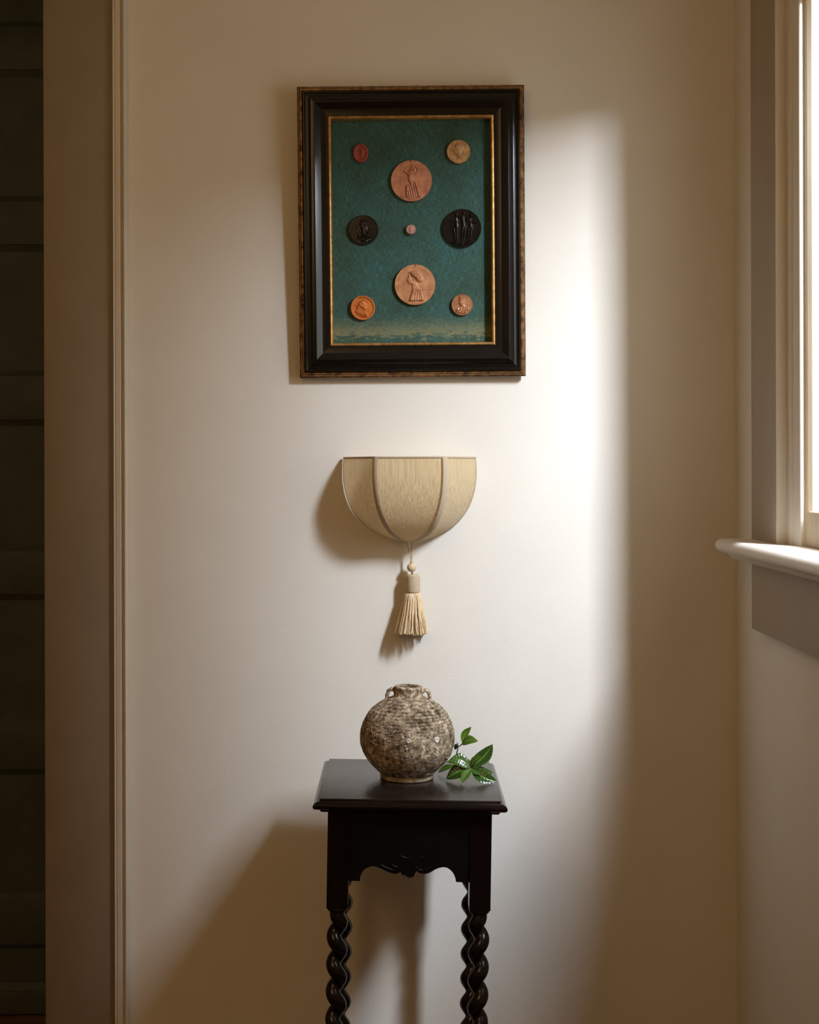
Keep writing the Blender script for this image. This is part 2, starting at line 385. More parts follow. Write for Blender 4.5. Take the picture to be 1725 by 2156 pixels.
# ---- doorway casing on the left (flat board, backband with beads)
t1 = struct(empty('trim_1', (0, 0, 0)))
D1 = 2.784
xa = (92 - PX0) * D1 / F; xb = (240 - PX0) * D1 / F
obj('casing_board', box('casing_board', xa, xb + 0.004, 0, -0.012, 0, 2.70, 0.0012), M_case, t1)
def xs(px): return (px - PX0) * 2.782 / F
pr = [(xs(239.3), 0), (xs(239.3), -.019), (xs(240.2), -.021), (xs(242.2), -.021), (xs(243), -.019), (xs(243.4), -.016), (xs(244.6), -.016), (xs(245), -.019),
      (xs(254), -.0205), (xs(255), -.0195), (xs(256), -.016), (xs(258.5), -.013), (xs(261), -.012), (xs(262.6), -.013), (xs(262.8), -.022), (xs(263.6), -.0235), (xs(265.0), -.0235), (xs(266), -.021), (xs(266.2), 0)]
obj('backband', prism('backband', pr, 'z', 0, 2.70), M_sill, t1)
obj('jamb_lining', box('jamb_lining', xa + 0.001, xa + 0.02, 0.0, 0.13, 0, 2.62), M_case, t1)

# ---- panelled door in the passage
DD = 3.40; yd = DD - DW
door = struct(empty('door_1', (0, 0, 0)))
dx0, dx1 = -1.60, -0.70
zt = lambda py: EYE - (py - PY0) * DD / F
rails = [(zt(1158 + 368.5 * k), zt(1250 + 368.5 * k)) for k in range(-3, 3)]      # (top, bottom) of each rail
ztop, zbot = zt(-316), 0.005
for (a, b) in ((dx0, dx0 + 0.115), (dx1 - 0.115, dx1)):
    obj('stile', box('stile', a, b, yd, yd + 0.04, zbot, 2.55, 0.0015), M_door, door)
for (a, b) in rails + [(2.55, ztop + 0.0), (zbot + 0.06, zbot)]:
    if a - b > 0.01: obj('rail', box('rail', dx0 + 0.115, dx1 - 0.115, yd, yd + 0.04, b, a, 0.0015), M_door, door)
edges = [ztop] + [v for rr in rails for v in rr] + [zbot + 0.06]
for i in range(0, len(edges), 2):
    a, b = edges[i], edges[i + 1]                           # top, bottom of the panel
    X0, X1 = dx0 + 0.115, dx1 - 0.115; m1 = 0.016; q = 0.016
    V = [(X0, yd + .004, b), (X1, yd + .004, b), (X1, yd + .004, a), (X0, yd + .004, a),
         (X0 + m1, yd + q, b + m1), (X1 - m1, yd + q, b + m1), (X1 - m1, yd + q, a - m1), (X0 + m1, yd + q, a - m1)]
    obj('panel', mesh('panel', V, [(0, 1, 5, 4), (1, 2, 6, 5), (2, 3, 7, 6), (3, 0, 4, 7), (4, 5, 6, 7)]), M_door, door)
obj('knob', lathe('knob', [(0.012, 0), (0.012, 0.02), (0.010, 0.03), (0.022, 0.038), (0.026, 0.05), (0.020, 0.06), (0.004, 0.064)], 20), M_bronze, door)
kn = door.children[-1]; kn.location = (dx0 + 0.06, yd, 0.95); kn.rotation_euler = (R(90), 0, 0)

# ---- window
win = struct(empty('window_1', (XW, Dw(W0), Z_ST)))
win.location = (0, 0, 0)
XC = XW - 0.020                           # casing face
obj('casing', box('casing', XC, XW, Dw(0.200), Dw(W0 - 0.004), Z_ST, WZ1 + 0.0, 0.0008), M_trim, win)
obj('lit_casing_edge', box('lit_casing_edge', XC + 0.0004, XW, Dw(W0 - 0.004), Dw(W0), Z_ST, WZ1 + 0.0, 0.0008), M_sill, win, 'edge of the window casing, coloured pale for the daylight on it')  # daylight put into the colour: taupe casing edge made pale to look lit
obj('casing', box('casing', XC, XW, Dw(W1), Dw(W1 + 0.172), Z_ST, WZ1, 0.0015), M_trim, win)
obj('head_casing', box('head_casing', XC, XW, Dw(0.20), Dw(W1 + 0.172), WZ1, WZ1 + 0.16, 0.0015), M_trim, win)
for (s, d0) in ((1, W0), (-1, W1)):
    f = lambda e: Dw(d0 + s * e)
    obj('jamb', prism('jamb', [(0.703, f(-.012)), (0.703, f(.031)), (0.706, f(.0325)), (0.706, f(.0745)), (0.7075, f(.076)), (0.718, f(.076)), (0.845, f(.030)), (0.845, f(-.012))], 'z', Z_ST - 0.02, WZ1), M_sill, win)
obj('head_jamb', box('head_jamb', 0.703, 0.845, Dw(W0), Dw(W1), WZ1 - 0.05, WZ1 + 0.0), M_sill, win)
# stool with a rounded nose, horns past the casing, and a bed moulding under it
XS = 0.622
nose = [(0.80, Z_ST), (XS + 0.013, Z_ST)] + [(XS + 0.013 - 0.0135 * math.sin(t), Z_ST - 0.0135 + 0.0135 * math.cos(t)) for t in np.linspace(0.2, math.pi - 0.2, 9)] + [(XS + 0.013, Z_ST - 0.027), (0.80, Z_ST - 0.027)]
obj('stool', prism('stool', nose, 'y', Dw(0.168), Dw(W1 + 0.22), True, 30), M_sill, win)
obj('stool_horn', lathe('stool_horn', [(0.0135 * math.cos(t), 0.011 * math.sin(t)) for t in np.linspace(0, math.pi / 2 - .05, 7)], 20), M_sill, win)
hn = win.children[-1]; hn.location = (XS + 0.013, Dw(0.168), Z_ST - 0.0135); hn.rotation_euler = (R(-90), 0, 0)
cove = [(0.684, Z_ST - 0.0265), (XS + 0.022, Z_ST - 0.0265), (XS + 0.023, Z_ST - 0.030)] + [(XS + 0.024 + 0.026 * (1 - math.cos(t)), Z_ST - 0.030 - 0.013 * math.sin(t)) for t in np.linspace(0.1, math.pi / 2, 7)] + [(0.684, Z_ST - 0.045)]
obj('bed_moulding', prism('bed_moulding', cove, 'y', Dw(0.180), Dw(W1 + 0.20), True, 30), M_sill, win)
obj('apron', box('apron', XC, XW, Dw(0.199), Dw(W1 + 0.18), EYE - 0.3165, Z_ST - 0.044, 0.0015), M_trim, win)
# sash: stiles, rails, muntins and panes
sx0, sx1 = 0.715, 0.731
a, b = W0 + 0.070, W1 - 0.070
def stile(d0, d1, s):
    e = 0.010
    obj('sash_stile', prism('sash_stile', [(sx0, Dw(d0)), (sx0, Dw(d1 - s * e)), (sx0 + .002, Dw(d1 - s * e * .7)), (sx0 + .008, Dw(d1)), (sx1, Dw(d1)), (sx1, Dw(d0))], 'z', Z_ST, WZ1 - 0.05), M_sash, win)
stile(a, a + 0.022, 1); stile(b, b - 0.045, -1)
zr = [(Z_ST + 0.0, Z_ST + 0.062), (WZ1 - 0.105, WZ1 - 0.05)]
for z0, z1 in zr: obj('sash_rail', box('sash_rail', sx0 + 0.001, sx1 - 0.001, Dw(a + 0.018), Dw(b - 0.041), z0, z1, 0.002), M_sash, win)
for z0, z1 in ((zr[0][1], zr[1][0]),):
    obj('pane', box('pane', 0.722, 0.725, Dw(a + 0.022), Dw(b - 0.045), z0, z1), M_glass, win)

# ------------------------------------------------------------------ framed collection
FW, FH = 0.472, 0.604
TILT = 1.6
MF = Matrix.Translation((0.0250, -0.010, 1.590)) @ Matrix.Rotation(R(-0.35), 4, 'Y') @ Matrix.Rotation(R(TILT), 4, 'X')
frame = empty('shadow_box_frame'); frame.matrix_world = MF
tag(frame, 'black moulded shadow box frame with gilt inner slip and teal linen, hung on the wall', 'picture frame')
mm = 0.001
def sweep_rect(name, prof, mat, parent):
    """one mitred length of moulding per side. prof: (inset from the outer edge, height off the wall) in mm, closed on the back"""
    for side in range(4):
        pts = []
        for end in (0, 1):
            for (u, h) in prof:
                u *= mm; h *= mm
                x0, x1, z0, z1 = -FW / 2 + u, FW / 2 - u, u, FH - u
                c = [((x0, z0), (x0, z1)), ((x0, z1), (x1, z1)), ((x1, z1), (x1, z0)), ((x1, z0), (x0, z0))][side][end]
                pts.append((c[0], -h, c[1]))
        n = len(prof); fs = [(i, (i + 1) % n, n + (i + 1) % n, n + i) for i in range(n)]
        bm = bmesh.new(); V = [bm.verts.new(p) for p in pts]
        for f in fs: bm.faces.new([V[i] for i in f])
        bm.faces.new(V[:n]); bm.faces.new(V[n:][::-1])
        obj(name, from_bm(name, bm, True, 22), mat, parent)
sweep_rect('outer_bead', [(0, 1), (0, 11), (3, 13.5), (3.6, 16), (5, 18), (7.5, 19.6), (9.5, 19.6), (11, 18.5), (11, 1)], M_bronze, frame)
sweep_rect('black_moulding', [(11, 1), (11, 21.5), (12, 24), (13.5, 25), (15, 25), (18, 22.8), (19, 22.8), (20, 24), (23.5, 24.6), (25.5, 25.4), (29.5, 29), (31, 29.2), (32, 31.2), (33.4, 31.4), (34.2, 33.4), (35.2, 33.6), (36, 35.2), (37.4, 35.2), (49, 29.5), (50.2, 28.4), (56, 27.4), (63.5, 27.4), (64.2, 26), (64.2, 1)], M_ebony, frame)
sweep_rect('gilt_slip', [(64.3, 5), (64.3, 26.5), (65.4, 28.2), (67.2, 29), (69, 28.4), (70.6, 26.6), (71.2, 24), (71.2, 5)], M_gilt, frame)
CI = 0.068; HC = 0.008
obj('backing_board', box('backing_board', -FW / 2 + 0.02, FW / 2 - 0.02, 0.0, -0.005, 0.02, FH - 0.02), M_ebony, frame)
nx, nz = 40, 56; pts = []
for j in range(nz):
    for i in range(nx):
        x = -FW / 2 + CI + (FW - 2 * CI) * i / (nx - 1); z = CI + (FH - 2 * CI) * j / (nz - 1)
        pts.append((x, -HC - 0.0006 * mnoise.noise((x * 30, 3.1, z * 30)), z))
obj('linen_backing', grid_mesh('linen_backing', pts, nx, nz), M_cloth, frame, 'faded teal linen with straw-coloured wear along its foot')

# ---- medals: disc with rim, raised figure and legend
def poly_sd(px, py, poly):
    """signed distance, positive inside"""
    d = np.full(px.shape, 1e9); ins = np.zeros(px.shape, bool); n = len(poly)
    for i in range(n):
        (x1, y1), (x2, y2) = poly[i], poly[(i + 1) % n]
        ex, ey = x2 - x1, y2 - y1; wx, wy = px - x1, py - y1
        t = np.clip((wx * ex + wy * ey) / (ex * ex + ey * ey + 1e-12), 0, 1)
        d = np.minimum(d, np.hypot(wx - t * ex, wy - t * ey))
        c = ((y1 > py) != (y2 > py)); ins ^= c & (px < (x2 - x1) * (py - y1) / (y2 - y1 + 1e-12) + x1)
    return np.where(ins, d, -d)
def smooth_poly(p, n=6):
    m = len(p); out = []
    for i in range(m):
        a, b, c, d = (np.array(p[(i + k) % m], float) for k in (-1, 0, 1, 2))
        for k in range(n):
            u = k / n; out.append(tuple(0.5 * (2 * b + (c - a) * u + (2 * a - 5 * b + 4 * c - d) * u * u + (3 * b - a - 3 * c + d) * u ** 3)))
    return out
def relief_height(prims, X, Y):
    H = np.zeros(X.shape)
    for p in prims:
        k = p[0]
        if k == 'p':                                   # polygon, height, edge width
            sd = poly_sd(X, Y, smooth_poly(p[1])); h = p[2] * np.sqrt(np.clip(sd / (p[3] * 0.6), 0, 1))
        elif k == 'e':
            _, cx, cy, rx, ry, rot, hh = p; c, s = math.cos(R(rot)), math.sin(R(rot)); x, y = X - cx, Y - cy
            d2 = ((x * c + y * s) / rx) ** 2 + ((-x * s + y * c) / ry) ** 2; h = hh * np.sqrt(np.clip(1 - d2, 0, 1))
        elif k == 'c':
            _, x1, y1, x2, y2, r1, r2, hh = p; ex, ey = x2 - x1, y2 - y1
            t = np.clip(((X - x1) * ex + (Y - y1) * ey) / (ex * ex + ey * ey + 1e-9), 0, 1); r = r1 + (r2 - r1) * t
            h = hh * np.sqrt(np.clip(1 - (np.hypot(X - x1 - t * ex, Y - y1 - t * ey) / r) ** 2, 0, 1))
        elif k == 'fold':                              # pleats: modulate what is there inside a polygon
            sd = poly_sd(X, Y, smooth_poly(p[1])); ang = R(p[4]); u = X * math.cos(ang) + Y * math.sin(ang)
            H = H * np.where(sd > 0, 1 - p[2] * (0.5 + 0.5 * np.sin(u / p[3] * 2 * math.pi)), 1); continue
        elif k == 'add':                               # adds on top of what is there
            _, cx, cy, rx, ry, hh = p; H = H + np.where(H > 0.01, hh, 0) * np.clip(1 - ((X - cx) / rx) ** 2 - ((Y - cy) / ry) ** 2, 0, 1); continue
        elif k == 'rough':
            rng = np.random.RandomState(3); H = H * (1 + p[1] * (rng.rand(*X.shape) - 0.5)); continue
        H = np.maximum(H, h)
    return H
_glyphs = {}
def glyph(ch):
    if ch not in _glyphs:
        cu = bpy.data.curves.new('glyph', 'FONT'); cu.body = ch; cu.size = 1.0; cu.resolution_u = 2; cu.extrude = 0.03
        o = bpy.data.objects.new('glyph', cu); COL.objects.link(o)
        dg = bpy.context.evaluated_depsgraph_get(); me = bpy.data.meshes.new_from_object(o.evaluated_get(dg))
        V = [tuple(v.co) for v in me.vertices]; Fc = [tuple(p.vertices) for p in me.polygons]
        bpy.data.objects.remove(o); bpy.data.curves.remove(cu); bpy.data.meshes.remove(me)
        w = (max(v[0] for v in V) + 0.08) if V else 0.35
        _glyphs[ch] = (V, Fc, w)
    return _glyphs[ch]
def arc_text(text, Rr, size, a0, a1, h):
    """letters standing outward on a circle from angle a0 to a1 (degrees, clockwise from the top)"""
    V = []; Fc = []; n = len(text)
    for i, ch in enumerate(text):
        if ch == ' ': continue
        gv, gf, gw = glyph(ch); a = R(a0 + (a1 - a0) * (i + 0.5) / n); k = len(V)
        for (x, y, z) in gv:
            x = (x - gw / 2) * size; y = Rr + y * size
            V.append((x * math.cos(a) + y * math.sin(a), -h - (0.0005 if z > 0 else -0.0005), -x * math.sin(a) + y * math.cos(a)))
        Fc += [tuple(q + k for q in f) for f in gf]
    return V, Fc
def line_text(text, cx, cy, size, width, h):
    V = []; Fc = []; n = len(text)
    for i, ch in enumerate(text):
        if ch == ' ': continue
        gv, gf, gw = glyph(ch); k = len(V); ox = cx - width / 2 + width * (i + 0.5) / n
        for (x, y, z) in gv: V.append((ox + (x - gw / 2) * size, -h - (0.0005 if z > 0 else -0.0005), cy + y * size))
        Fc += [tuple(q + k for q in f) for f in gf]
    return V, Fc
def merge(parts):
    V = []; Fc = []
    for v, f in parts: k = len(V); V += v; Fc += [tuple(q + k for q in g) for g in f]
    return V, Fc
DF = DW - 0.022
def medal(name, px, py, rpx, mat, label, prims=None, crop=None, n=90, amp=0.0034, thick=0.008, rim=0.0008, rimw=0.0016, hollow=0, oval=1.0, legend=None, hole=None, group='medals on the teal linen'):
    """prims in the coordinates of a close-up: crop=(centre x, centre y, radius) there"""
    r = rpx * DF / F
    wp = P(px, py, DF); lp = MF.inverted() @ wp
    th = thick
    if hollow:                                         # a dished seal
        prof = [(r * 0.98, 0), (r, th * 0.4), (r * 0.97, th * 0.85), (r * 0.9, th), (r * 0.78, th * 0.96), (r * 0.66, th * 0.8), (r * 0.60, th * 0.62), (r * 0.30, th * 0.55), (0.0002, th * 0.54)]; face = th * 0.55
    else:
        prof = [(r * 0.985, 0), (r, th * 0.25), (r, th - 0.0006), (r - 0.0004, th), (r - rimw * 0.7, th), (r - rimw, th - rim), (r * 0.5, th - rim + 0.0002), (0.0002, th - rim + 0.0003)]; face = th - rim
    nseg = 56 if rpx > 15 else 28
    def to(p, a=None): return Vector((p.x, -p.z, p.y * oval))
    me = lathe(name, prof, nseg, lambda p, a: to(p), sharp=35)
    fl = me; 
    o = obj(name, me, mat); o.matrix_world = MF @ Matrix.Translation((lp.x, -HC + 0.0004, lp.z))
    tag(o, label, 'medal', group)
    if prims:
        cx, cy, cr = crop; s = r / cr
        u = np.linspace(-1, 1, n) * cr * 0.97
        X, Y = np.meshgrid(u + cx, u + cy); inside = (X - cx) ** 2 + ((Y - cy) / oval) ** 2 < (cr * 0.97) ** 2
        H = np.where(inside, relief_height(prims, X, Y), 0)
        on = H > 0.02; cell = on[:-1, :-1] | on[1:, :-1] | on[:-1, 1:] | on[1:, 1:]
        idx = -np.ones(H.shape, int); V = []; Fc = []
        for j, i in np.argwhere(cell):
            q = []
            for (b, a_) in ((j, i), (j, i + 1), (j + 1, i + 1), (j + 1, i)):
                if idx[b, a_] < 0:
                    idx[b, a_] = len(V); V.append(((X[b, a_] - cx) * s, -(face - 0.0003 + H[b, a_] * amp), -(Y[b, a_] - cy) * s))
                q.append(int(idx[b, a_]))
            Fc.append(tuple(q[::-1]))
        obj('raised_figure', mesh('raised_figure', V, Fc, True), mat, o)
    if legend:
        V, Fc = merge([f(r, face) for f in legend]); obj('legend', mesh('legend', V, Fc), mat, o)
    if hole:
        obj('piercing', lathe('piercing', [(0.0012, 0), (0.0012, 0.0004)], 12, lambda p, a: Vector((p.x + hole[0] * r, -(th - rim * 0.3 + p.z), p.y + hole[1] * r))), M_ebony, o, 'tiny dark hole at the top edge')
    return o

C_cop = coin_mat('copper_rose', (0.36, 0.13, 0.065), (0.60, 0.25, 0.135), 0.38)
C_cop2 = coin_mat('copper_tan', (0.40, 0.165, 0.07), (0.64, 0.31, 0.145), 0.38)
C_gold = coin_mat('old_gold', (0.28, 0.13, 0.05), (0.60, 0.36, 0.15), 0.36, 0.1, ns=90)
C_org = coin_mat('amber_orange', (0.48, 0.13, 0.028), (0.66, 0.22, 0.055), 0.2)
C_cop3 = coin_mat('bright_copper', (0.40, 0.175, 0.085), (0.56, 0.27, 0.14), 0.24, 0.3)
C_red = coin_mat('red_wax', (0.24, 0.035, 0.03), (0.36, 0.065, 0.055), 0.45)
C_blk = coin_mat('black_bronze', (0.007, 0.006, 0.005), (0.022, 0.017, 0.013), 0.2, 0.3)
C_pink = coin_mat('pink_terracotta', (0.34, 0.15, 0.11), (0.50, 0.26, 0.20), 0.5)

# small red oval seal, dished, with a tiny standing figure
medal('wax_seal', 762, 325, 16.2, C_red, 'small oval dark red seal at the top left of the teal linen',
      [('c', 830, 640, 830, 700, 55, 40, .8), ('c', 860, 720, 950, 800, 60, 60, 1), ('c', 950, 800, 900, 960, 60, 70, 1), ('c', 900, 960, 760, 1160, 60, 35, .9), ('c', 930, 960, 880, 1200, 60, 35, .9), ('c', 850, 760, 770, 900, 35, 30, .7)],
      (850, 920, 540), n=60, amp=0.0034, thick=0.007, hollow=1, oval=1.25)
# gold profile
medal('gold_medal', 967, 323, 24.6, C_gold, 'mottled gold medal with a profile head at the top right of the linen',
      [('p', [(690, 450), (900, 380), (1120, 480), (1170, 680), (1080, 830), (1060, 950), (1110, 1200), (960, 1260), (760, 1330), (790, 1180), (740, 1080), (630, 1010), (620, 930), (600, 850), (590, 780), (660, 740), (640, 600)], 1, 170), ('e', 950, 580, 190, 150, 10, 1.15), ('fold', [(760, 430), (1130, 450), (1170, 780), (900, 750)], .3, 60, 30), ('c', 610, 780, 690, 740, 40, 50, .8)],
      (870, 860, 650), n=70, amp=0.0030, rim=0.0005, rimw=0.001)
# large upper copper medal: a standing draped figure with veil
medal('copper_medal', 868, 383.5, 43, C_cop, 'large rose copper medal with a standing draped figure, upper of the two in the middle',
      [('p', [(720, 620), (860, 610), (900, 760), (960, 880), (1060, 1100), (1160, 1420), (1100, 1445), (640, 1440), (610, 1250), (600, 1090), (640, 980), (760, 950), (700, 840), (690, 720)], .9, 90),
       ('e', 790, 520, 62, 80, 0, .85), ('c', 760, 620, 560, 480, 45, 35, .7), ('c', 560, 480, 700, 310, 32, 30, .6), ('c', 700, 310, 860, 270, 30, 26, .55), ('c', 870, 280, 820, 420, 26, 20, .75),
       ('c', 840, 620, 850, 500, 40, 34, .7), ('e', 930, 460, 75, 120, 0, .5), ('c', 1000, 560, 1060, 440, 32, 36, .6), ('c', 1060, 440, 980, 340, 34, 26, .55),
       ('fold', [(760, 950), (960, 900), (1060, 1100), (1170, 1440), (640, 1450), (690, 1150)], .55, 78, -12), ('c', 930, 850, 1120, 1400, 34, 30, 1.05), ('c', 430, 1400, 800, 1470, 10, 14, .5), ('c', 800, 1470, 1130, 1420, 14, 10, .5)],
      (820, 835, 735), n=110, amp=0.0046, rim=0.0004, rimw=0.001,
      legend=[lambda r, f: arc_text('VIRTVTI ET FORMAE PRAEVIAE', r * 0.855, r * 0.10, -35, 125, f)], hole=(-0.03, 0.945))
# large lower copper medal: bust, band of lettering
medal('copper_medal', 875, 600.5, 42.6, C_cop2, 'large tan copper medal with a capped bust and a band of lettering',
      [('p', [(640, 410), (760, 640), (800, 720), (900, 780), (960, 800), (1030, 1010), (1050, 1050), (760, 1060), (730, 880), (660, 850), (580, 830), (600, 770), (560, 730), (530, 700), (570, 620), (600, 540), (600, 440)], .75, 110),
       ('p', [(620, 400), (780, 350), (930, 330), (1090, 420), (1170, 560), (1170, 720), (1100, 780), (960, 760), (860, 640), (740, 560), (680, 480)], 1.15, 130), ('rough', .22),
       ('p', [(770, 1060), (850, 1100), (1000, 1050), (1060, 1060), (1110, 1080), (1130, 1200), (1190, 1410), (1180, 1440), (1030, 1450), (640, 1450), (650, 1380), (700, 1220)], .95, 60),
       ('fold', [(800, 1150), (1040, 1120), (1050, 1430), (760, 1430)], .3, 85, 6), ('c', 850, 1090, 700, 1420, 26, 30, 1.15), ('c', 1050, 1060, 1090, 1180, 24, 26, 1.1), ('c', 1090, 1180, 1130, 1400, 28, 52, 1.1), ('c', 780, 1060, 860, 1080, 30, 30, 1.05), ('c', 870, 1080, 1010, 1030, 26, 26, 1.05),
       ('e', 800, 690, 32, 40, 0, .95)],
      (857, 858, 735), n=110, amp=0.0046, rim=0.0004, rimw=0.0012,
      legend=[lambda r, f: arc_text('DVX\u00b7EQVITVM\u00b7PRAESTANS', r * 0.80, r * 0.125, -75, 75, f),
              lambda r, f: line_text('MALATESTA', -0.555 * r, -0.17 * r, r * 0.115, 0.78 * r, f), lambda r, f: line_text('CESENAE', -0.50 * r, -0.30 * r, r * 0.115, 0.62 * r, f),
              lambda r, f: line_text('NOVELLVS', 0.58 * r, -0.15 * r, r * 0.115, 0.66 * r, f), lambda r, f: line_text('DOMINVS', 0.60 * r, -0.28 * r, r * 0.115, 0.56 * r, f)], hole=(0.045, 0.955))
# dark profile medal
medal('bronze_medal', 767, 485.5, 31, C_blk, 'black bronze medal with one bearded bust, on the left of the linen',
      [('p', [(640, 560), (780, 430), (960, 440), (1040, 540), (1070, 640), (1120, 740), (1070, 790), (1080, 860), (1120, 940), (1080, 1060), (960, 1080), (1180, 1240), (1250, 1380), (1060, 1480), (800, 1480), (600, 1320), (560, 1180), (700, 1080), (740, 940), (640, 760)], 1, 150),
       ('fold', [(700, 1080), (1000, 1080), (1250, 1380), (1060, 1490), (780, 1490), (560, 1200)], .5, 110, 125), ('c', 800, 1180, 1010, 1390, 30, 26, 1.25), ('c', 790, 1360, 860, 1460, 30, 22, 1.15), ('e', 1010, 560, 60, 70, 0, 1.2), ('e', 1030, 690, 46, 60, 20, 1.2), ('e', 1080, 930, 56, 60, 0, 1.2), ('e', 1060, 1110, 34, 60, 0, 1.2), ('e', 790, 690, 60, 70, 20, 1.1), ('e', 620, 1160, 70, 80, 0, .9), ('rough', .18)],
      (825, 905, 720), n=84, amp=0.0042, thick=0.007, rim=0.0006, rimw=0.0012)
# tiny pink one
medal('terracotta_medal', 867, 485, 10.2, C_pink, 'tiny pinkish round medal in the centre of the linen', [('e', 0, 5, 42, 55, 0, 1), ('c', 20, -10, 45, 5, 16, 12, .8), ('c', -10, 60, 25, 80, 30, 30, .7)], (0, 0, 100), n=36, amp=0.0022, thick=0.009, rim=0.0004, rimw=0.001)
# dark medal with three figures
three = []
for (hx, hy, sx, legs, lean) in ((620, 380, 600, ((510, 940, 545, 1200, 585, 1470), (640, 900, 620, 1190, 670, 1440)), 0), (905, 330, 870, ((890, 870, 835, 1220, 820, 1480), (985, 860, 920, 1210, 880, 1460)), 0), (1205, 410, 1160, ((1110, 960, 1090, 1210, 1030, 1480), (1240, 880, 1170, 1230, 1125, 1480)), 0)):
    three += [('e', hx, hy, 58, 78, 0, 1.0), ('c', hx - 10, hy + 90, sx + 10, hy + 160, 34, 40, .8), ('c', sx - 5, hy + 170, sx + 25, hy + 300, 92, 70, .9), ('c', sx + 25, hy + 330, sx + 30, hy + 470, 74, 98, 1.0)]
    for (x1, y1, x2, y2, x3, y3) in legs: three += [('c', x1, y1, x2, y2, 52, 32, 1.0), ('c', x2, y2, x3, y3, 34, 20, .9), ('c', x3, y3, x3 + 50, y3 + 25, 24, 18, .7)]
three += [('c', 560, 560, 430, 680, 36, 28, .7), ('c', 430, 680, 300, 590, 26, 20, .6), ('c', 660, 560, 700, 650, 30, 28, .85), ('c', 700, 650, 600, 630, 26, 22, .8), ('c', 960, 500, 1070, 620, 36, 28, 1), ('c', 830, 520, 720, 480, 34, 26, .8),
          ('c', 1100, 650, 1260, 670, 26, 24, 1), ('c', 1260, 670, 1400, 720, 24, 20, .95), ('c', 1400, 720, 1470, 690, 22, 16, .8), ('e', 1150, 590, 40, 36, 0, 1.15), ('e', 1230, 600, 40, 36, 0, 1.15),
          ('c', 400, 1490, 800, 1560, 20, 34, .7), ('c', 800, 1560, 1290, 1500, 34, 20, .7), ('rough', .12)]
medal('bronze_medal', 974, 482.5, 40.2, C_blk, 'black bronze medal with three standing figures, on the right of the linen', three, (832, 915, 770), n=120, amp=0.0044, thick=0.008, rim=0.0006, rimw=0.0014,
      legend=[lambda r, f: arc_text('CASTITAS PVLCHRITVDO AMOR', r * 0.855, r * 0.10, -32, 112, f)])
# orange bust, raised rim
medal('amber_medal', 765.3, 648.6, 25.6, C_org, 'glossy orange medal with a raised rim and a bust, lower left of the linen',
      [('p', [(640, 600), (780, 430), (960, 420), (1010, 460), (1050, 590), (1150, 670), (1090, 720), (1130, 780), (1100, 860), (1040, 930), (950, 940), (820, 820), (700, 760), (640, 700)], .95, 130),
       ('p', [(600, 740), (760, 830), (960, 990), (1060, 1030), (1150, 1120), (1140, 1260), (1050, 1310), (900, 1300), (700, 1170), (470, 1040), (500, 940), (560, 880)], 1, 110), ('fold', [(560, 880), (900, 1000), (950, 1290), (700, 1170), (470, 1040)], .4, 90, 58),
       ('e', 1055, 1180, 110, 120, 0, 1.25), ('e', 1060, 1180, 60, 70, 0, 1.45), ('c', 600, 730, 980, 990, 24, 24, 1.1), ('c', 520, 1100, 850, 1310, 16, 16, .6), ('e', 1000, 460, 50, 60, 0, 1.1), ('e', 1050, 700, 60, 60, 0, 1.05)],
      (880, 815, 635), n=80, amp=0.0038, thick=0.009, rim=0.0022, rimw=0.0042, legend=[lambda r, f: arc_text('PIVS VI PONT MAX', r * 0.64, r * 0.10, -60, 100, f)])
# crowned bust
medal('small_copper_medal', 974, 642.7, 22.2, C_cop3, 'small bright copper medal with a facing crowned bust, lower right of the linen',
      [('p', [(760, 480), (760, 400), (940, 380), (1130, 440), (1110, 560), (1160, 720), (1080, 840), (1150, 930), (1280, 1020), (1360, 1150), (1180, 1350), (900, 1390), (640, 1320), (520, 1150), (660, 1030), (840, 960), (760, 880), (720, 700)], 1, 150),
       ('fold', [(560, 1080), (900, 990), (1300, 1050), (1330, 1200), (950, 1380), (650, 1320)], .45, 150, 20), ('e', 900, 720, 120, 170, 0, 1.15), ('e', 1080, 620, 60, 80, -20, 1.2), ('c', 780, 430, 1110, 470, 40, 40, 1.15), ('e', 1240, 1090, 70, 110, 20, 1.2), ('e', 670, 1150, 90, 50, 20, 1.15), ('rough', .15)],
      (925, 868, 588), n=70, amp=0.0034, thick=0.008, rim=0.0008, rimw=0.0013)

# ------------------------------------------------------------------ wall sconce with tassel
SCX, SCZ = 0.0180, 1.4212; SH = 0.177; SR = 0.1385; OFF = 0.0065
sconce = empty('wall_sconce', (SCX, 0, SCZ - SH)); tag(sconce, 'half-bowl silk wall sconce shade with a long tassel, below the black frame', 'wall light')
SPF = [(0, 1.0), (.10, 1.012), (.2, 1.014), (.3, 1.004), (.4, .982), (.5, .945), (.59, .896), (.68, .826), (.76, .742), (.82, .658), (.876, .552), (.92, .435), (.955, .312), (.98, .19), (1.0, .07)]
def rib(k, i):
    a = math.pi - k * math.pi / 3; t, s = SPF[i]
    return Vector((SR * s * math.cos(a), -OFF - SR * s * math.sin(a) * 0.98, SH * (1 - t)))
for k in range(3):
    nu = 15; pts = []
    for i in range(len(SPF)):
        A, B = rib(k, i), rib(k + 1, i); c = Vector((0, -OFF, A.z))
        for u in range(nu):
            f = u / (nu - 1); p = A.lerp(B, f); q = (p - c); sag = 1 - 0.020 * math.sin(math.pi * f) * (1 if SPF[i][0] > 0 else 0.4)
            bow = 1 + 0.035 * math.sin(math.pi * f)                        # the fabric bows slightly outward from a straight chord
            pts.append(c + q * bow * sag)
    me = grid_mesh('silk_panel', pts, nu, len(SPF)); so = obj('silk_panel', me, M_silk, sconce)
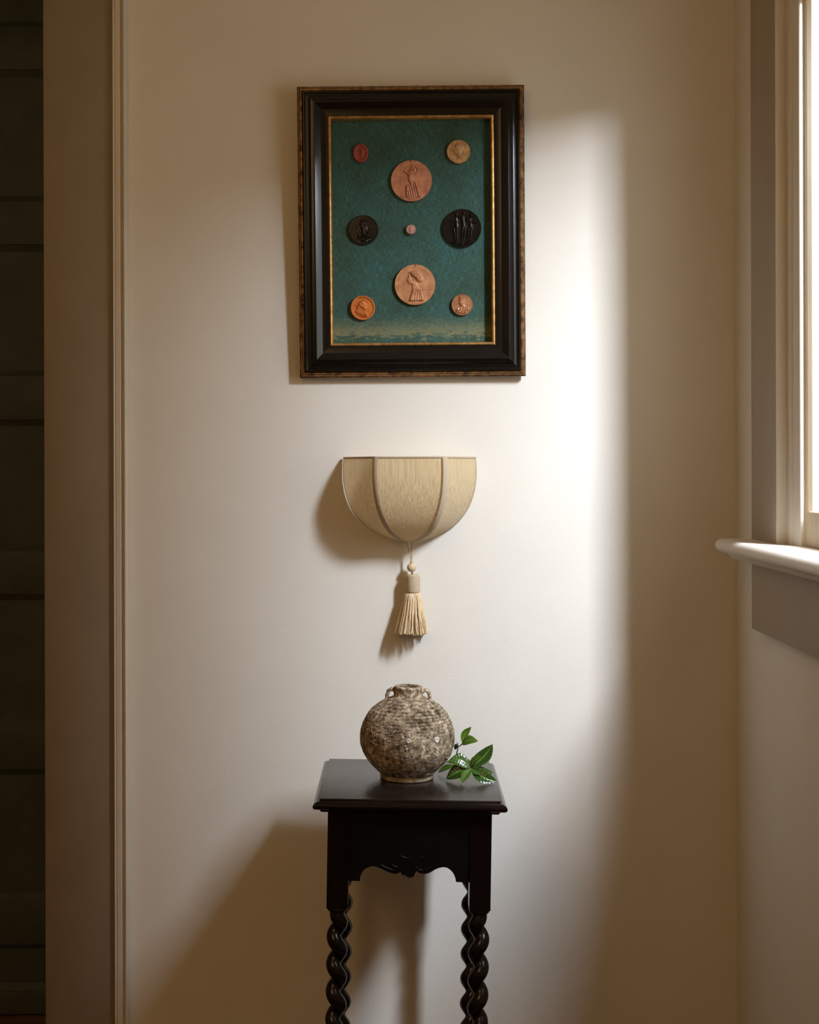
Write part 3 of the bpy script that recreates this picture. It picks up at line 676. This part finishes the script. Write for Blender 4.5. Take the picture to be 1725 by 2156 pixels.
for k in range(4):                                       # flat bias tape over each rib
    path = [rib(k, i) for i in range(len(SPF))]; V = []; n = len(path)
    for i, p in enumerate(path):
        out = Vector((p.x, p.y + OFF, 0)); out = out.normalized() if out.length > 1e-6 else Vector((0, -1, 0))
        side = Vector((-out.y, out.x, 0)); t, s = SPF[i]; hw = 0.0056 * (1 if s > .35 else 0.35 + 0.65 * s / .35)
        ox = out * (0.0010 if k in (1, 2) else -0.0022)
        if k in (0, 3): hw *= 0.6
        for q in (-1.0, -0.4, 0.4, 1.0): V.append(p + side * hw * q + out * (0.0012 + 0.0016 * (1 - q * q)) + ox)
    obj('seam_tape', grid_mesh('seam_tape', V, 4, n), M_tape, sconce)
rimp = []
for k in range(3):
    for u in np.linspace(0, 1, 12):
        p = rib(k, 0).lerp(rib(k + 1, 0), float(u)); c = Vector((0, -OFF, p.z)); rimp.append(c + (p - c) * (1 + 0.028 * math.sin(math.pi * u)))
obj('rim_binding', tube('rim_binding', rimp, 0.0021, 8), M_tape, sconce)
obj('wall_bracket', boxes('wall_bracket', [(-0.012, 0.012, -0.05, 0, SH - 0.06, SH - 0.035), (-0.03, 0.03, -0.004, 0, SH - 0.09, SH - 0.01)]), M_lining, sconce)
obj('lamp_holder', lathe('lamp_holder', [(0.014, SH - 0.075), (0.016, SH - 0.07), (0.016, SH - 0.03), (0.012, SH - 0.028)], 20, lambda p, a: Vector((p.x, p.y - 0.055, p.z))), M_lining, sconce)
# tassel
TX = 0.0032; TY = -OFF - 0.016; zz = lambda py: EYE - (py - PY0) * (DW + TY) / F - (SCZ - SH)
tas = obj('tassel', lathe('tassel', [(0.0125, zz(1248.5)), (0.0148, zz(1247)), (0.0152, zz(1244)), (0.0150, zz(1214)), (0.0144, zz(1211)), (0.0120, zz(1209.5)), (0.004, zz(1209))], 32, lambda p, a: Vector((p.x + TX + 0.0024, p.y + TY, p.z)), sharp=50), M_head, sconce)
zb = zz(1195)
obj('bead', lathe('bead', [(0.0094 * math.sin(t) + 0.0003, zb - 0.0094 * math.cos(t)) for t in np.linspace(0, math.pi, 13)], 24, lambda p, a: Vector((p.x + TX, p.y + TY, p.z))), M_bead, tas)
obj('neck', lathe('neck', [(0.0022, zz(1210)), (0.0022, zz(1203)), (0.0035, zz(1202.5))], 12, lambda p, a: Vector((p.x + TX + 0.001, p.y + TY, p.z))), M_cord, tas)
obj('knot', lathe('knot', [(0.0012, zz(1187)), (0.003, zz(1186)), (0.003, zz(1182.5)), (0.001, zz(1181))], 12, lambda p, a: Vector((p.x + TX - 0.0005, p.y + TY, p.z))), M_cord, tas)
for sx in (-0.0062, 0.0034):
    obj('cord', tube('cord', spline([(sx, TY + 0.001, zz(1140)), (sx * 0.75 + TX * 0.3, TY, zz(1155)), (sx * 0.3 + TX * 0.8, TY, zz(1172)), (TX - 0.0004 + sx * 0.08, TY, zz(1184))], 14), 0.0010, 6), M_cord, tas)
st = []
rng = random.Random(11)
for i in range(230):
    a = rng.uniform(0, 2 * math.pi); layer = rng.choice((0.55, 0.8, 1.0, 1.0)); sp = math.sqrt(rng.uniform(0.2, 1)) if layer < 1 else 1
    r0 = 0.0120 * layer; r1 = (0.0335 + rng.uniform(-0.003, 0.0025)) * (layer if layer == 1.0 else layer * sp); j = rng.uniform(-0.09, 0.09)
    zt_, zb_ = zz(1248), zz(1333) + rng.uniform(-0.0015, 0.0025)
    pth = []
    for (f, rr) in ((0, r0), (0.05, r0 + 0.004 * layer), (0.18, r0 + 0.0066 * layer), (0.5, r0 + (r1 - r0) * 0.58), (0.8, r0 + (r1 - r0) * 0.84), (1, r1)):
        aa = a + j * f + 0.03 * math.sin(f * 9 + i); yy = math.sin(aa) * rr
        yy = min(yy, -TY - 0.0025)
        pth.append((TX + 0.0022 * (1 - f) - 0.0010 * f + math.cos(aa) * rr, TY + yy, zt_ + (zb_ - zt_) * f))
    st.append((spline(pth, 9), 0.00085 + rng.uniform(0, 0.0004)))
sk = obj('skirt', tubes('skirt', st, 5), M_skirt, tas); sk['kind'] = 'stuff'

# ------------------------------------------------------------------ side table with barley-twist legs
KS = 0.968                               # the table stands a hand's breadth off the wall
TZ = 0.8090; TCX, TCY = 0.0145, -0.2706
MT = Matrix.Translation((TCX, TCY, 0)) @ Matrix.Translation((0, 0, TZ)) @ Matrix.Rotation(R(1.05), 4, 'Y') @ Matrix.Translation((0, 0, -TZ))
table = empty('side_table'); table.matrix_world = MT
tag(table, 'tall black oak side table with barley-twist legs standing against the pale wall', 'table')
MTi = MT.inverted()
BW, BD = 0.1615, 0.1617                                   # half width and half depth of the raised board
def rect_sweep(name, prof, mat, smooth=True):
    """profile (outward offset from the board edge, z below the top) carried round the rectangle"""
    n = len(prof); V = []
    for (o, z) in prof:
        for (sx, sy) in ((-1, -1), (1, -1), (1, 1), (-1, 1)): V.append((sx * (BW + o), sy * (BD + o), TZ + z))
    Fs = [(i * 4 + k, i * 4 + (k + 1) % 4, (i + 1) * 4 + (k + 1) % 4, (i + 1) * 4 + k) for i in range(n - 1) for k in range(4)]
    Fs += [(0, 1, 2, 3)[::-1], tuple((n - 1) * 4 + k for k in range(4))]
    bm = bmesh.new(); vs = [bm.verts.new(v) for v in V]
    for f in Fs: bm.faces.new([vs[i] for i in f])
    return obj(name, from_bm(name, bm, smooth, 32), mat, table)
obj('tabletop', box('tabletop', -BW, BW, -BD, BD, TZ - 0.008, TZ, 0.0008), M_board, table)
rect_sweep('edge_moulding', [(-0.03, -0.005), (0.0035, -0.005), (0.0045, -0.0055), (0.0075, -0.0068), (0.0100, -0.0090), (0.0114, -0.0118), (0.0114, -0.0142), (0.0100, -0.0168), (0.0070, -0.0186), (0.0030, -0.0192), (0.0010, -0.0196), (-0.0010, -0.0215), (-0.0026, -0.0242), (-0.0040, -0.0252), (-0.03, -0.0252)], M_oak)
LX, LYF, LYB, LB = 0.1467, -0.153, 0.150, 0.038
ZB = 0.610
AT = TZ - 0.024
# front apron, cut in scrolls
sc = [(432, 1028), (440, 985), (465, 940), (510, 915), (545, 912), (590, 925), (640, 950), (690, 968), (728, 970), (752, 956), (760, 966), (775, 985), (800, 1000), (830, 1003), (858, 990), (878, 952), (900, 965), (945, 972), (985, 962), (1040, 932), (1090, 920), (1130, 930), (1165, 962), (1185, 1005), (1190, 1037)]
loc = []
for (X, Y) in sc:
    p = MTi @ P(640 + X / 3.743, 1580 + Y / 3.743, DW + TCY + LYF + 0.004); loc.append((p.x, p.z))
loc_s = [tuple(p)[:2] for p in spline([(a, b, 0) for a, b in loc], 97)]
zc = 0.5 * (loc[0][1] + loc[-1][1]); ai = LX - LB + 0.002
def fretted(name, pts, top, axis, a, b):
    """board with a straight top edge and a shaped lower edge; pts run from end to end along the lower edge"""
    def m3(u, z, t): return (u, t, z) if axis == 'y' else (t, u, z)
    q = [pts[0]]
    for p in pts[1:]:
        if p[0] >= q[-1][0] - 1e-9: q.append((max(p[0], q[-1][0] + 1e-5), p[1]))
    n = len(q); V = [m3(u, z, t) for t in (a, b) for zz_ in (0, 1) for (u, z0) in q for z in ((z0, top)[zz_],)]
    L0, T0, L1, T1 = 0, n, 2 * n, 3 * n; Fs = []
    for i in range(n - 1):
        Fs += [(L0 + i, L0 + i + 1, T0 + i + 1, T0 + i), (L1 + i, T1 + i, T1 + i + 1, L1 + i + 1), (L0 + i, L1 + i, L1 + i + 1, L0 + i + 1), (T0 + i, T0 + i + 1, T1 + i + 1, T1 + i)]
    Fs += [(L0, T0, T1, L1), (L0 + n - 1, L1 + n - 1, T1 + n - 1, T0 + n - 1)]
    bm = bmesh.new(); vs = [bm.verts.new(v) for v in V]
    for f in Fs: bm.faces.new([vs[i] for i in f])
    return from_bm(name, bm)
low = [(-ai, zc)] + loc_s + [(ai, zc)]
obj('apron', fretted('apron', low, AT, 'y', LYF + 0.003, LYF + 0.023), M_apron, table)
def side_pts(half):
    k = half / ai; return [(-half, zc)] + [(a * k, b) for a, b in loc_s[::3]] + [(half, zc)]
hs = (LYB - LYF) / 2 - LB + 0.002; my = (LYB + LYF) / 2
for sx in (-1, 1):
    a = sx * (LX - 0.003); b = sx * (LX - 0.022)
    obj('side_apron', fretted('side_apron', [(p[0] + my, p[1]) for p in side_pts(hs)], AT, 'x', a, b), M_apron, table)
obj('back_apron', box('back_apron', -ai, ai, LYB - 0.02, LYB - 0.003, zc, AT), M_apron, table)
# carved scrolls in the middle of the apron
cv = []
def cpt(X, Y): p = MTi @ P(640 + X / 3.743, 1580 + Y / 3.743, DW + TCY + LYF); return Vector((p.x, LYF + 0.0028, p.z))
for pl in ([(748, 815), (765, 838), (800, 850), (840, 846), (858, 828)], [(765, 960), (772, 985), (812, 1002), (855, 985), (868, 955)], [(690, 830), (670, 865), (690, 905), (740, 925), (760, 890)], [(915, 832), (940, 865), (920, 905), (878, 925), (858, 890)],
           [(600, 905), (650, 930), (700, 945), (735, 940)], [(1020, 910), (980, 935), (930, 948), (895, 940)]):
    cv.append((spline([cpt(*q) for q in pl], 14), 0.0013))
obj('carving', tubes('carving', cv, 6), M_apron, table)
# legs
PITCH = 0.0496
def twist_rows(z_hi, z_lo, phi, n=40, rt=0.0134, a0=0.0058, dz=0.0012):
    zs = np.arange(z_hi, z_lo, -dz); th = np.arange(n) * 2 * math.pi / n; rows = []
    tz = np.arange(-0.017, 0.0171, 0.0008)
    for z in zs:
        zt_ = z + tz; ph = np.array([phi(q) for q in zt_]); fade = np.clip(np.minimum(z_hi - zt_, zt_ - z_lo) / 0.018, 0.0, 1)
        aa = a0 * fade; cx, cy = aa * np.cos(ph), aa * np.sin(ph); r_ = rt
        row = []
        for t in th:
            par = cx * math.cos(t) + cy * math.sin(t); perp2 = (-cx * math.sin(t) + cy * math.cos(t)) ** 2 + tz ** 2
            v = r_ * r_ - perp2; row.append(float(np.max(np.where(v > 0, par + np.sqrt(np.maximum(v, 0)), 0.004))))
        rows.append((float(z), row))
    return rows
def leg(name, cx, cy, phi, mat):
    n = 40; bm = bmesh.new(); h = LB / 2
    def ring(pts): return [bm.verts.new(p) for p in pts]
    # square block at the top
    add_box(bm, cx - h, cx + h, cy - h, cy + h, ZB, AT)
    # collar, twist, collar
    secs = []
    def circ(z, r): secs.append((z, [r] * n))
    circ(ZB + 0.001, 0.0170); circ(ZB - 0.001, 0.0180); circ(ZB - 0.003, 0.0188); circ(ZB - 0.0055, 0.0188); circ(ZB - 0.0075, 0.0178); circ(ZB - 0.009, 0.0150)
    zl = 0.20
    secs += twist_rows(ZB - 0.010, zl, phi)
    circ(zl - 0.001, 0.0150); circ(zl - 0.003, 0.0178); circ(zl - 0.005, 0.0188); circ(zl - 0.008, 0.0188); circ(zl - 0.0105, 0.0170)
    prev = None
    for z, row in secs:
        cur = ring([(cx + r * math.cos(2 * math.pi * k / n), cy + r * math.sin(2 * math.pi * k / n), z) for k, r in enumerate(row)])
        if prev:
            for k in range(n): bm.faces.new((prev[k], prev[(k + 1) % n], cur[(k + 1) % n], cur[k]))
        prev = cur
    add_box(bm, cx - h, cx + h, cy - h, cy + h, 0.075, zl - 0.009)
    prev = None                                         # turned foot
    for (r, z) in ((0.012, 0.077), (0.012, 0.070), (0.019, 0.062), (0.0225, 0.045), (0.021, 0.028), (0.015, 0.014), (0.014, 0.004)):
        cur = ring([(cx + r * math.cos(2 * math.pi * k / 24), cy + r * math.sin(2 * math.pi * k / 24), z) for k in range(24)])
        if prev:
            for k in range(24): bm.faces.new((prev[k], prev[(k + 1) % 24], cur[(k + 1) % 24], cur[k]))
        prev = cur
    bm.faces.new(prev)
    me = from_bm(name, bm, True, 40)
    return obj(name, me, mat, table)
K = 2 * math.pi / PITCH
lx = LX - LB / 2
leg('leg', -lx, LYF + LB / 2, lambda z: math.pi + K * (0.555 - z), M_oak)
leg('leg', lx, LYF + LB / 2, lambda z: -K * (0.553 - z), M_oak)
leg('leg', -lx, LYB - LB / 2, lambda z: K * (0.529 - z), M_oak)
leg('leg', lx, LYB - LB / 2, lambda z: math.pi - K * (0.529 - z), M_oak)
for sx in (-1, 1): obj('stretcher', box('stretcher', sx * lx - 0.010, sx * lx + 0.010, LYF + LB - 0.001, LYB - LB + 0.001, 0.10, 0.135, 0.003), M_oak, table)
for cy in (LYF + LB / 2, LYB - LB / 2): obj('stretcher', box('stretcher', -lx + LB / 2 - 0.001, lx - LB / 2 + 0.001, cy - 0.010, cy + 0.010, 0.10, 0.135, 0.003), M_oak, table)

# ------------------------------------------------------------------ stoneware jar
vp = MTi @ P(855, 1640, 2.622 * KS); VL = Vector((vp.x, vp.y, TZ + 0.0004)); JM = mm * KS
MV = MT @ Matrix.Translation(VL)
jar = empty('stoneware_jar'); jar.matrix_world = MV
tag(jar, 'round encrusted stoneware jar with two small lugs standing on the black table', 'jar')
body = [(50.5, 9), (57, 13.5), (63, 19), (69, 24.5), (74, 30), (80.5, 38.5), (86.2, 48), (90.3, 58), (92.6, 68), (93.3, 80), (92.4, 92), (89.6, 104), (85.2, 115), (79.6, 125), (72.5, 134), (63.5, 142), (53, 149), (42.5, 154.5), (33.5, 158), (29.6, 160.5), (27.6, 164), (27.0, 168), (27.6, 172), (28.4, 175), (28.0, 178), (26, 179.8), (23, 180.3), (20, 179.2), (18.2, 176), (17.4, 170), (17.8, 160), (24, 152)]
bz = spline([(r, z, 0) for r, z in body], 150)
def vdisp(p, a):
    q = p * 30; n1 = mnoise.fractal(q, 0.9, 2.1, 5); n2 = mnoise.noise(p * 130); n3 = mnoise.noise(p * 330)
    crust = max(0.0, mnoise.noise(p * 24 + Vector((5, 1, 2))) - 0.05)
    mid = math.exp(-((p.z - 0.075) / 0.045) ** 2)
    rad = Vector((p.x, p.y, 0)); L = rad.length
    amt = 0.0007 * n1 + 0.0005 * n2 + 0.0004 * n3 + 0.0024 * crust * (0.35 + mid) * (0.6 + n3)
    if 0.098 < p.z < 0.146: amt -= 0.0008 * max(0, math.sin(2 * math.pi * p.z / 0.0054)) ** 2
    if p.z > 0.162: amt *= 1.1
    if L < 0.0195 and p.z > 0.15: amt *= 0.3
    return p + rad.normalized() * amt if L > 1e-6 else p
obj('body', lathe('body', [(q.x * JM, q.y * JM) for q in bz], 200, vdisp, cap=False), M_vase, jar)
obj('foot_ring', lathe('foot_ring', [(30 * JM, 4 * JM), (36 * JM, 0.0), (50.5 * JM, 0.0), (52.4 * JM, 1.2 * JM), (52.9 * JM, 4 * JM), (51.6 * JM, 8 * JM), (50.4 * JM, 10.5 * JM), (40 * JM, 12 * JM)], 96, lambda p, a: p + Vector((p.x, p.y, 0)).normalized() * 0.0007 * mnoise.noise(p * 60)), M_foot, jar, 'pale worn foot ring')
MVi = MV.inverted()
def vpt(px, py, D=2.622 * KS): p = MVi @ P(px, py, D); return p
for pl in ([(836, 1455), (827, 1451), (820, 1455), (817, 1465), (814, 1479)], [(888, 1457), (898, 1453.5), (904, 1457), (907, 1466), (906.5, 1480)]):
    path = spline([(vpt(q[0] - 3, q[1]).x, 0.0, vpt(*q).z) for q in pl], 16)
    obj('lug', tube('lug', [p + Vector((0, 0, 0)) for p in path], [0.0036 + 0.0006 * math.sin(i * 1.9) + (0.0012 if i in (0, 1, 14, 15) else 0) for i in range(16)], 12), M_vase, jar)
# shells and worm casts grown onto the jar
def on_surface(px, py):
    """where the sight line through a pixel meets the jar"""
    o = MVi @ Vector(cam.location); d = (MVi @ P(px, py, 2.5)) - o; d.normalize()
    zr_ = [(q.y * JM, q.x * JM) for q in bz[:120]]; zl_, rl_ = zip(*zr_)
    t = 2.2
    for _ in range(1500):
        p = o + d * t; r = float(np.interp(p.z, zl_, rl_))
        if math.hypot(p.x, p.y) <= r: break
        t += 0.0004
    dr = (float(np.interp(p.z + 0.002, zl_, rl_)) - float(np.interp(p.z - 0.002, zl_, rl_))) / 0.004
    nn = Vector((p.x, p.y, 0)).normalized(); nn = Vector((nn.x, nn.y, -dr)).normalized(); return p, nn
Z5 = lambda X, Y: (740 + X / 5.0735, 1420 + Y / 5.0735)
for (X, Y, r) in ((545, 672, 19), (605, 712, 27), (708, 685, 14), (905, 700, 35), (665, 595, 13), (352, 690, 14), (570, 765, 10), (760, 780, 20), (585, 800, 12)):
    p, nn = on_surface(*Z5(X, Y)); rr = r / 5.0735 * 0.92 * mm
    b = obj('barnacle', lathe('barnacle', [(rr, -0.0012), (rr * 0.95, 0.0008), (rr * 0.75, 0.0016), (rr * 0.45, 0.0018), (rr * 0.3, 0.0012), (rr * 0.05, 0.0010)], 16, lambda q, a: q + Vector((q.x, q.y, 0)) * 0.07 * math.sin(3 * a + X)), M_barn, jar)
    b.matrix_local = Matrix.Translation(p) @ nn.to_track_quat('Z', 'Y').to_matrix().to_4x4()
wl = []
rng = random.Random(5)
worms = [[(195, 610), (185, 580), (205, 545), (217, 565), (205, 610)], [(150, 600), (165, 640), (160, 680)], [(880, 590), (885, 560), (905, 580), (900, 620), (885, 640)], [(740, 650), (790, 650), (830, 680), (860, 690)], [(885, 970), (880, 920), (895, 905), (890, 960)], [(550, 590), (600, 590), (640, 600)], [(320, 540), (345, 510), (360, 540)], [(265, 540), (290, 550), (310, 530)], [(230, 700), (240, 740), (270, 750)], [(790, 1065), (820, 1060), (855, 1068)], [(740, 750), (735, 770), (750, 760)]]
for i in range(46):
    a = rng.uniform(130, 620) if i < 30 else rng.uniform(600, 1050); b = rng.uniform(520, 760) if i < 30 else rng.uniform(560, 960); w_ = []
    ang = rng.uniform(0, 6.28)
    for k in range(4): w_.append((a, b)); a += 13 * math.cos(ang); b += 11 * math.sin(ang); ang += rng.uniform(-1.1, 1.1)
    worms.append(w_)
for w_ in worms:
    try:
        pp = [on_surface(*Z5(*q)) for q in w_]; wl.append((spline([p + n_ * 0.0006 for p, n_ in pp], 10), rng.uniform(0.00055, 0.0011)))
    except Exception: pass
wc = obj('worm_casts', tubes('worm_casts', wl, 5), M_worm, jar); wc['kind'] = 'stuff'

# ------------------------------------------------------------------ leafy twig
twig = empty('leafy_twig', P(989, 1641, 2.60 * KS)); tag(twig, 'glossy green leafy twig lying beside the stoneware jar', 'foliage')
Wt = twig.matrix_world.copy(); Wt.translation = twig.location; Wi = Wt.inverted()
ZL = lambda X, Y: (920 + X / 12.32, 1510 + Y / 12.32)
def leaf(base, tip, wid, fold=0.25, bend=0.0, twist=0.0, side=0.0, face=(0, -0.75, 0.65)):
    """base, tip: (close-up x, y, depth). wid: width in metres, bend: arch along the length towards the face normal"""
    B = P(*ZL(base[0], base[1]), base[2] * KS); T = P(*ZL(tip[0], tip[1]), tip[2] * KS)
    ax = T - B; L = ax.length; ax.normalize(); fn = Vector(face).normalized()
    fn = (fn - ax * fn.dot(ax)).normalized(); sd = ax.cross(fn)
    rot = Matrix.Rotation(twist, 3, ax); fn = rot @ fn; sd = rot @ sd
    nu, nv = 13, 27; pts = []; vein = []
    for j in range(nv):
        t = j / (nv - 1); w_ = wid * 1.22 / 2 * (math.sin(math.pi * min(1, t ** 0.86)) ** 0.82) * (1 if t < 0.85 else 1 - 0.25 * (t - .85) / .15)
        w_ = max(w_, 0.0009 * (1 - t))
        c = B + ax * (L * t) + fn * (bend * L * math.sin(math.pi * t)) + sd * (side * L * math.sin(math.pi * t))
        for i in range(nu):
            u = -1 + 2 * i / (nu - 1); pl = math.cos((t * 9.5 - abs(u) * 1.1) * 2 * math.pi)
            hgt = fold * w_ * (abs(u) ** 1.3) + 0.0010 * pl * math.sin(math.pi * abs(u)) * min(1, w_ / 0.006) - 0.18 * w_ * u * u * abs(u)
            pts.append(Wi @ (c + sd * (w_ * u) + fn * hgt))
            vein.append(1.0 if abs(u) < 0.05 else max(0.0, 0.35 * (pl ** 6)) if pl > 0.6 and abs(u) < 0.95 else (0.5 if abs(u) > 0.96 else 0.0))
    me = grid_mesh('leaf', pts, nu, nv)
    at = me.attributes.new('vein', 'FLOAT', 'POINT'); at.data.foreach_set('value', vein)
    return obj('leaf', me, M_leaf, twig)
D0 = 2.60
leaf((640, 670, 2.655), (880, 255, 2.66), 0.0115, 0.35, -0.10, 0.5, -0.10)
leaf((630, 705, 2.655), (1055, 632, 2.64), 0.0150, 0.25, 0.10, 0.2, -0.14)
leaf((500, 700, 2.66), (445, 850, 2.665), 0.007, 0.3, 0, 0.3)
leaf((860, 1300, D0 + .012), (1430, 705, 2.64), 0.0300, 0.22, -0.06, -0.45, 0.03)
leaf((850, 1290, D0 + .004), (1140, 1015, 2.60), 0.0135, 0.35, 0.05, -0.3, -0.08)
leaf((845, 1315, D0), (245, 1165, 2.60), 0.0215, 0.22, 0.10, -0.15, 0.20)
leaf((850, 1310, D0 + .02), (680, 1055, 2.66), 0.0200, 0.15, 0.05, 0.0, -0.1, (0, -.6, .8))
leaf((870, 1330, D0 + .015), (1430, 1440, 2.62), 0.0250, 0.15, 0.16, 0.0, 0.26, (0, -.5, .85))
leaf((880, 1330, D0), (1545, 1680, 2.584), 0.0215, 0.42, 0.10, 0.1, 0.13)
leaf((865, 1350, D0 - .004), (615, 1725, 2.572), 0.0145, 0.42, 0.06, 0.2, 0.02)
leaf((850, 1330, D0), (215, 1610, 2.602), 0.0235, 0.38, 0.10, 0.0, 0.02)
leaf((400, 1270, 2.645), (0, 1445, 2.660), 0.0120, 0.18, 0.06, 0.0, 0.05, (0, -.6, .8))
leaf((880, 1350, D0 - .002), (1120, 1510, 2.582), 0.0120, 0.2, 0.02, 0.0, 0.0, (0, -.5, .85))
leaf((855, 1310, D0 + .004), (560, 1150, 2.61), 0.009, 0.2, 0.02, 0.0, 0.0, (0, -.6, .8))
def zl(X, Y, D): return Wi @ P(*ZL(X, Y), D * KS)
stm = [(spline([zl(640, 690, 2.655), zl(585, 745, 2.656), zl(535, 775, 2.657), zl(515, 870, 2.658), zl(480, 1000, 2.659), zl(470, 1060, 2.655), zl(560, 1200, 2.63), zl(700, 1290, 2.615), zl(860, 1320, D0)], 30), 0.00105),
       (spline([zl(530, 770, 2.657), zl(520, 700, 2.656), zl(480, 635, 2.655)], 6), [0.0010, 0.0012, 0.0009, 0.0006, 0.0005, 0.0003]),
       (spline([zl(475, 1030, 2.659), zl(455, 1005, 2.658), zl(447, 990, 2.658)], 5), 0.0006), (spline([zl(475, 1030, 2.659), zl(500, 1005, 2.658), zl(518, 988, 2.658)], 5), 0.0006),
       (spline([zl(515, 720, 2.657), zl(530, 690, 2.657), zl(540, 685, 2.657)], 4), 0.0006), (spline([zl(470, 1060, 2.655), zl(440, 1200, 2.652), zl(400, 1270, 2.645)], 8), 0.0012)]
obj('stem', tubes('stem', stm, 7), M_twig, twig)
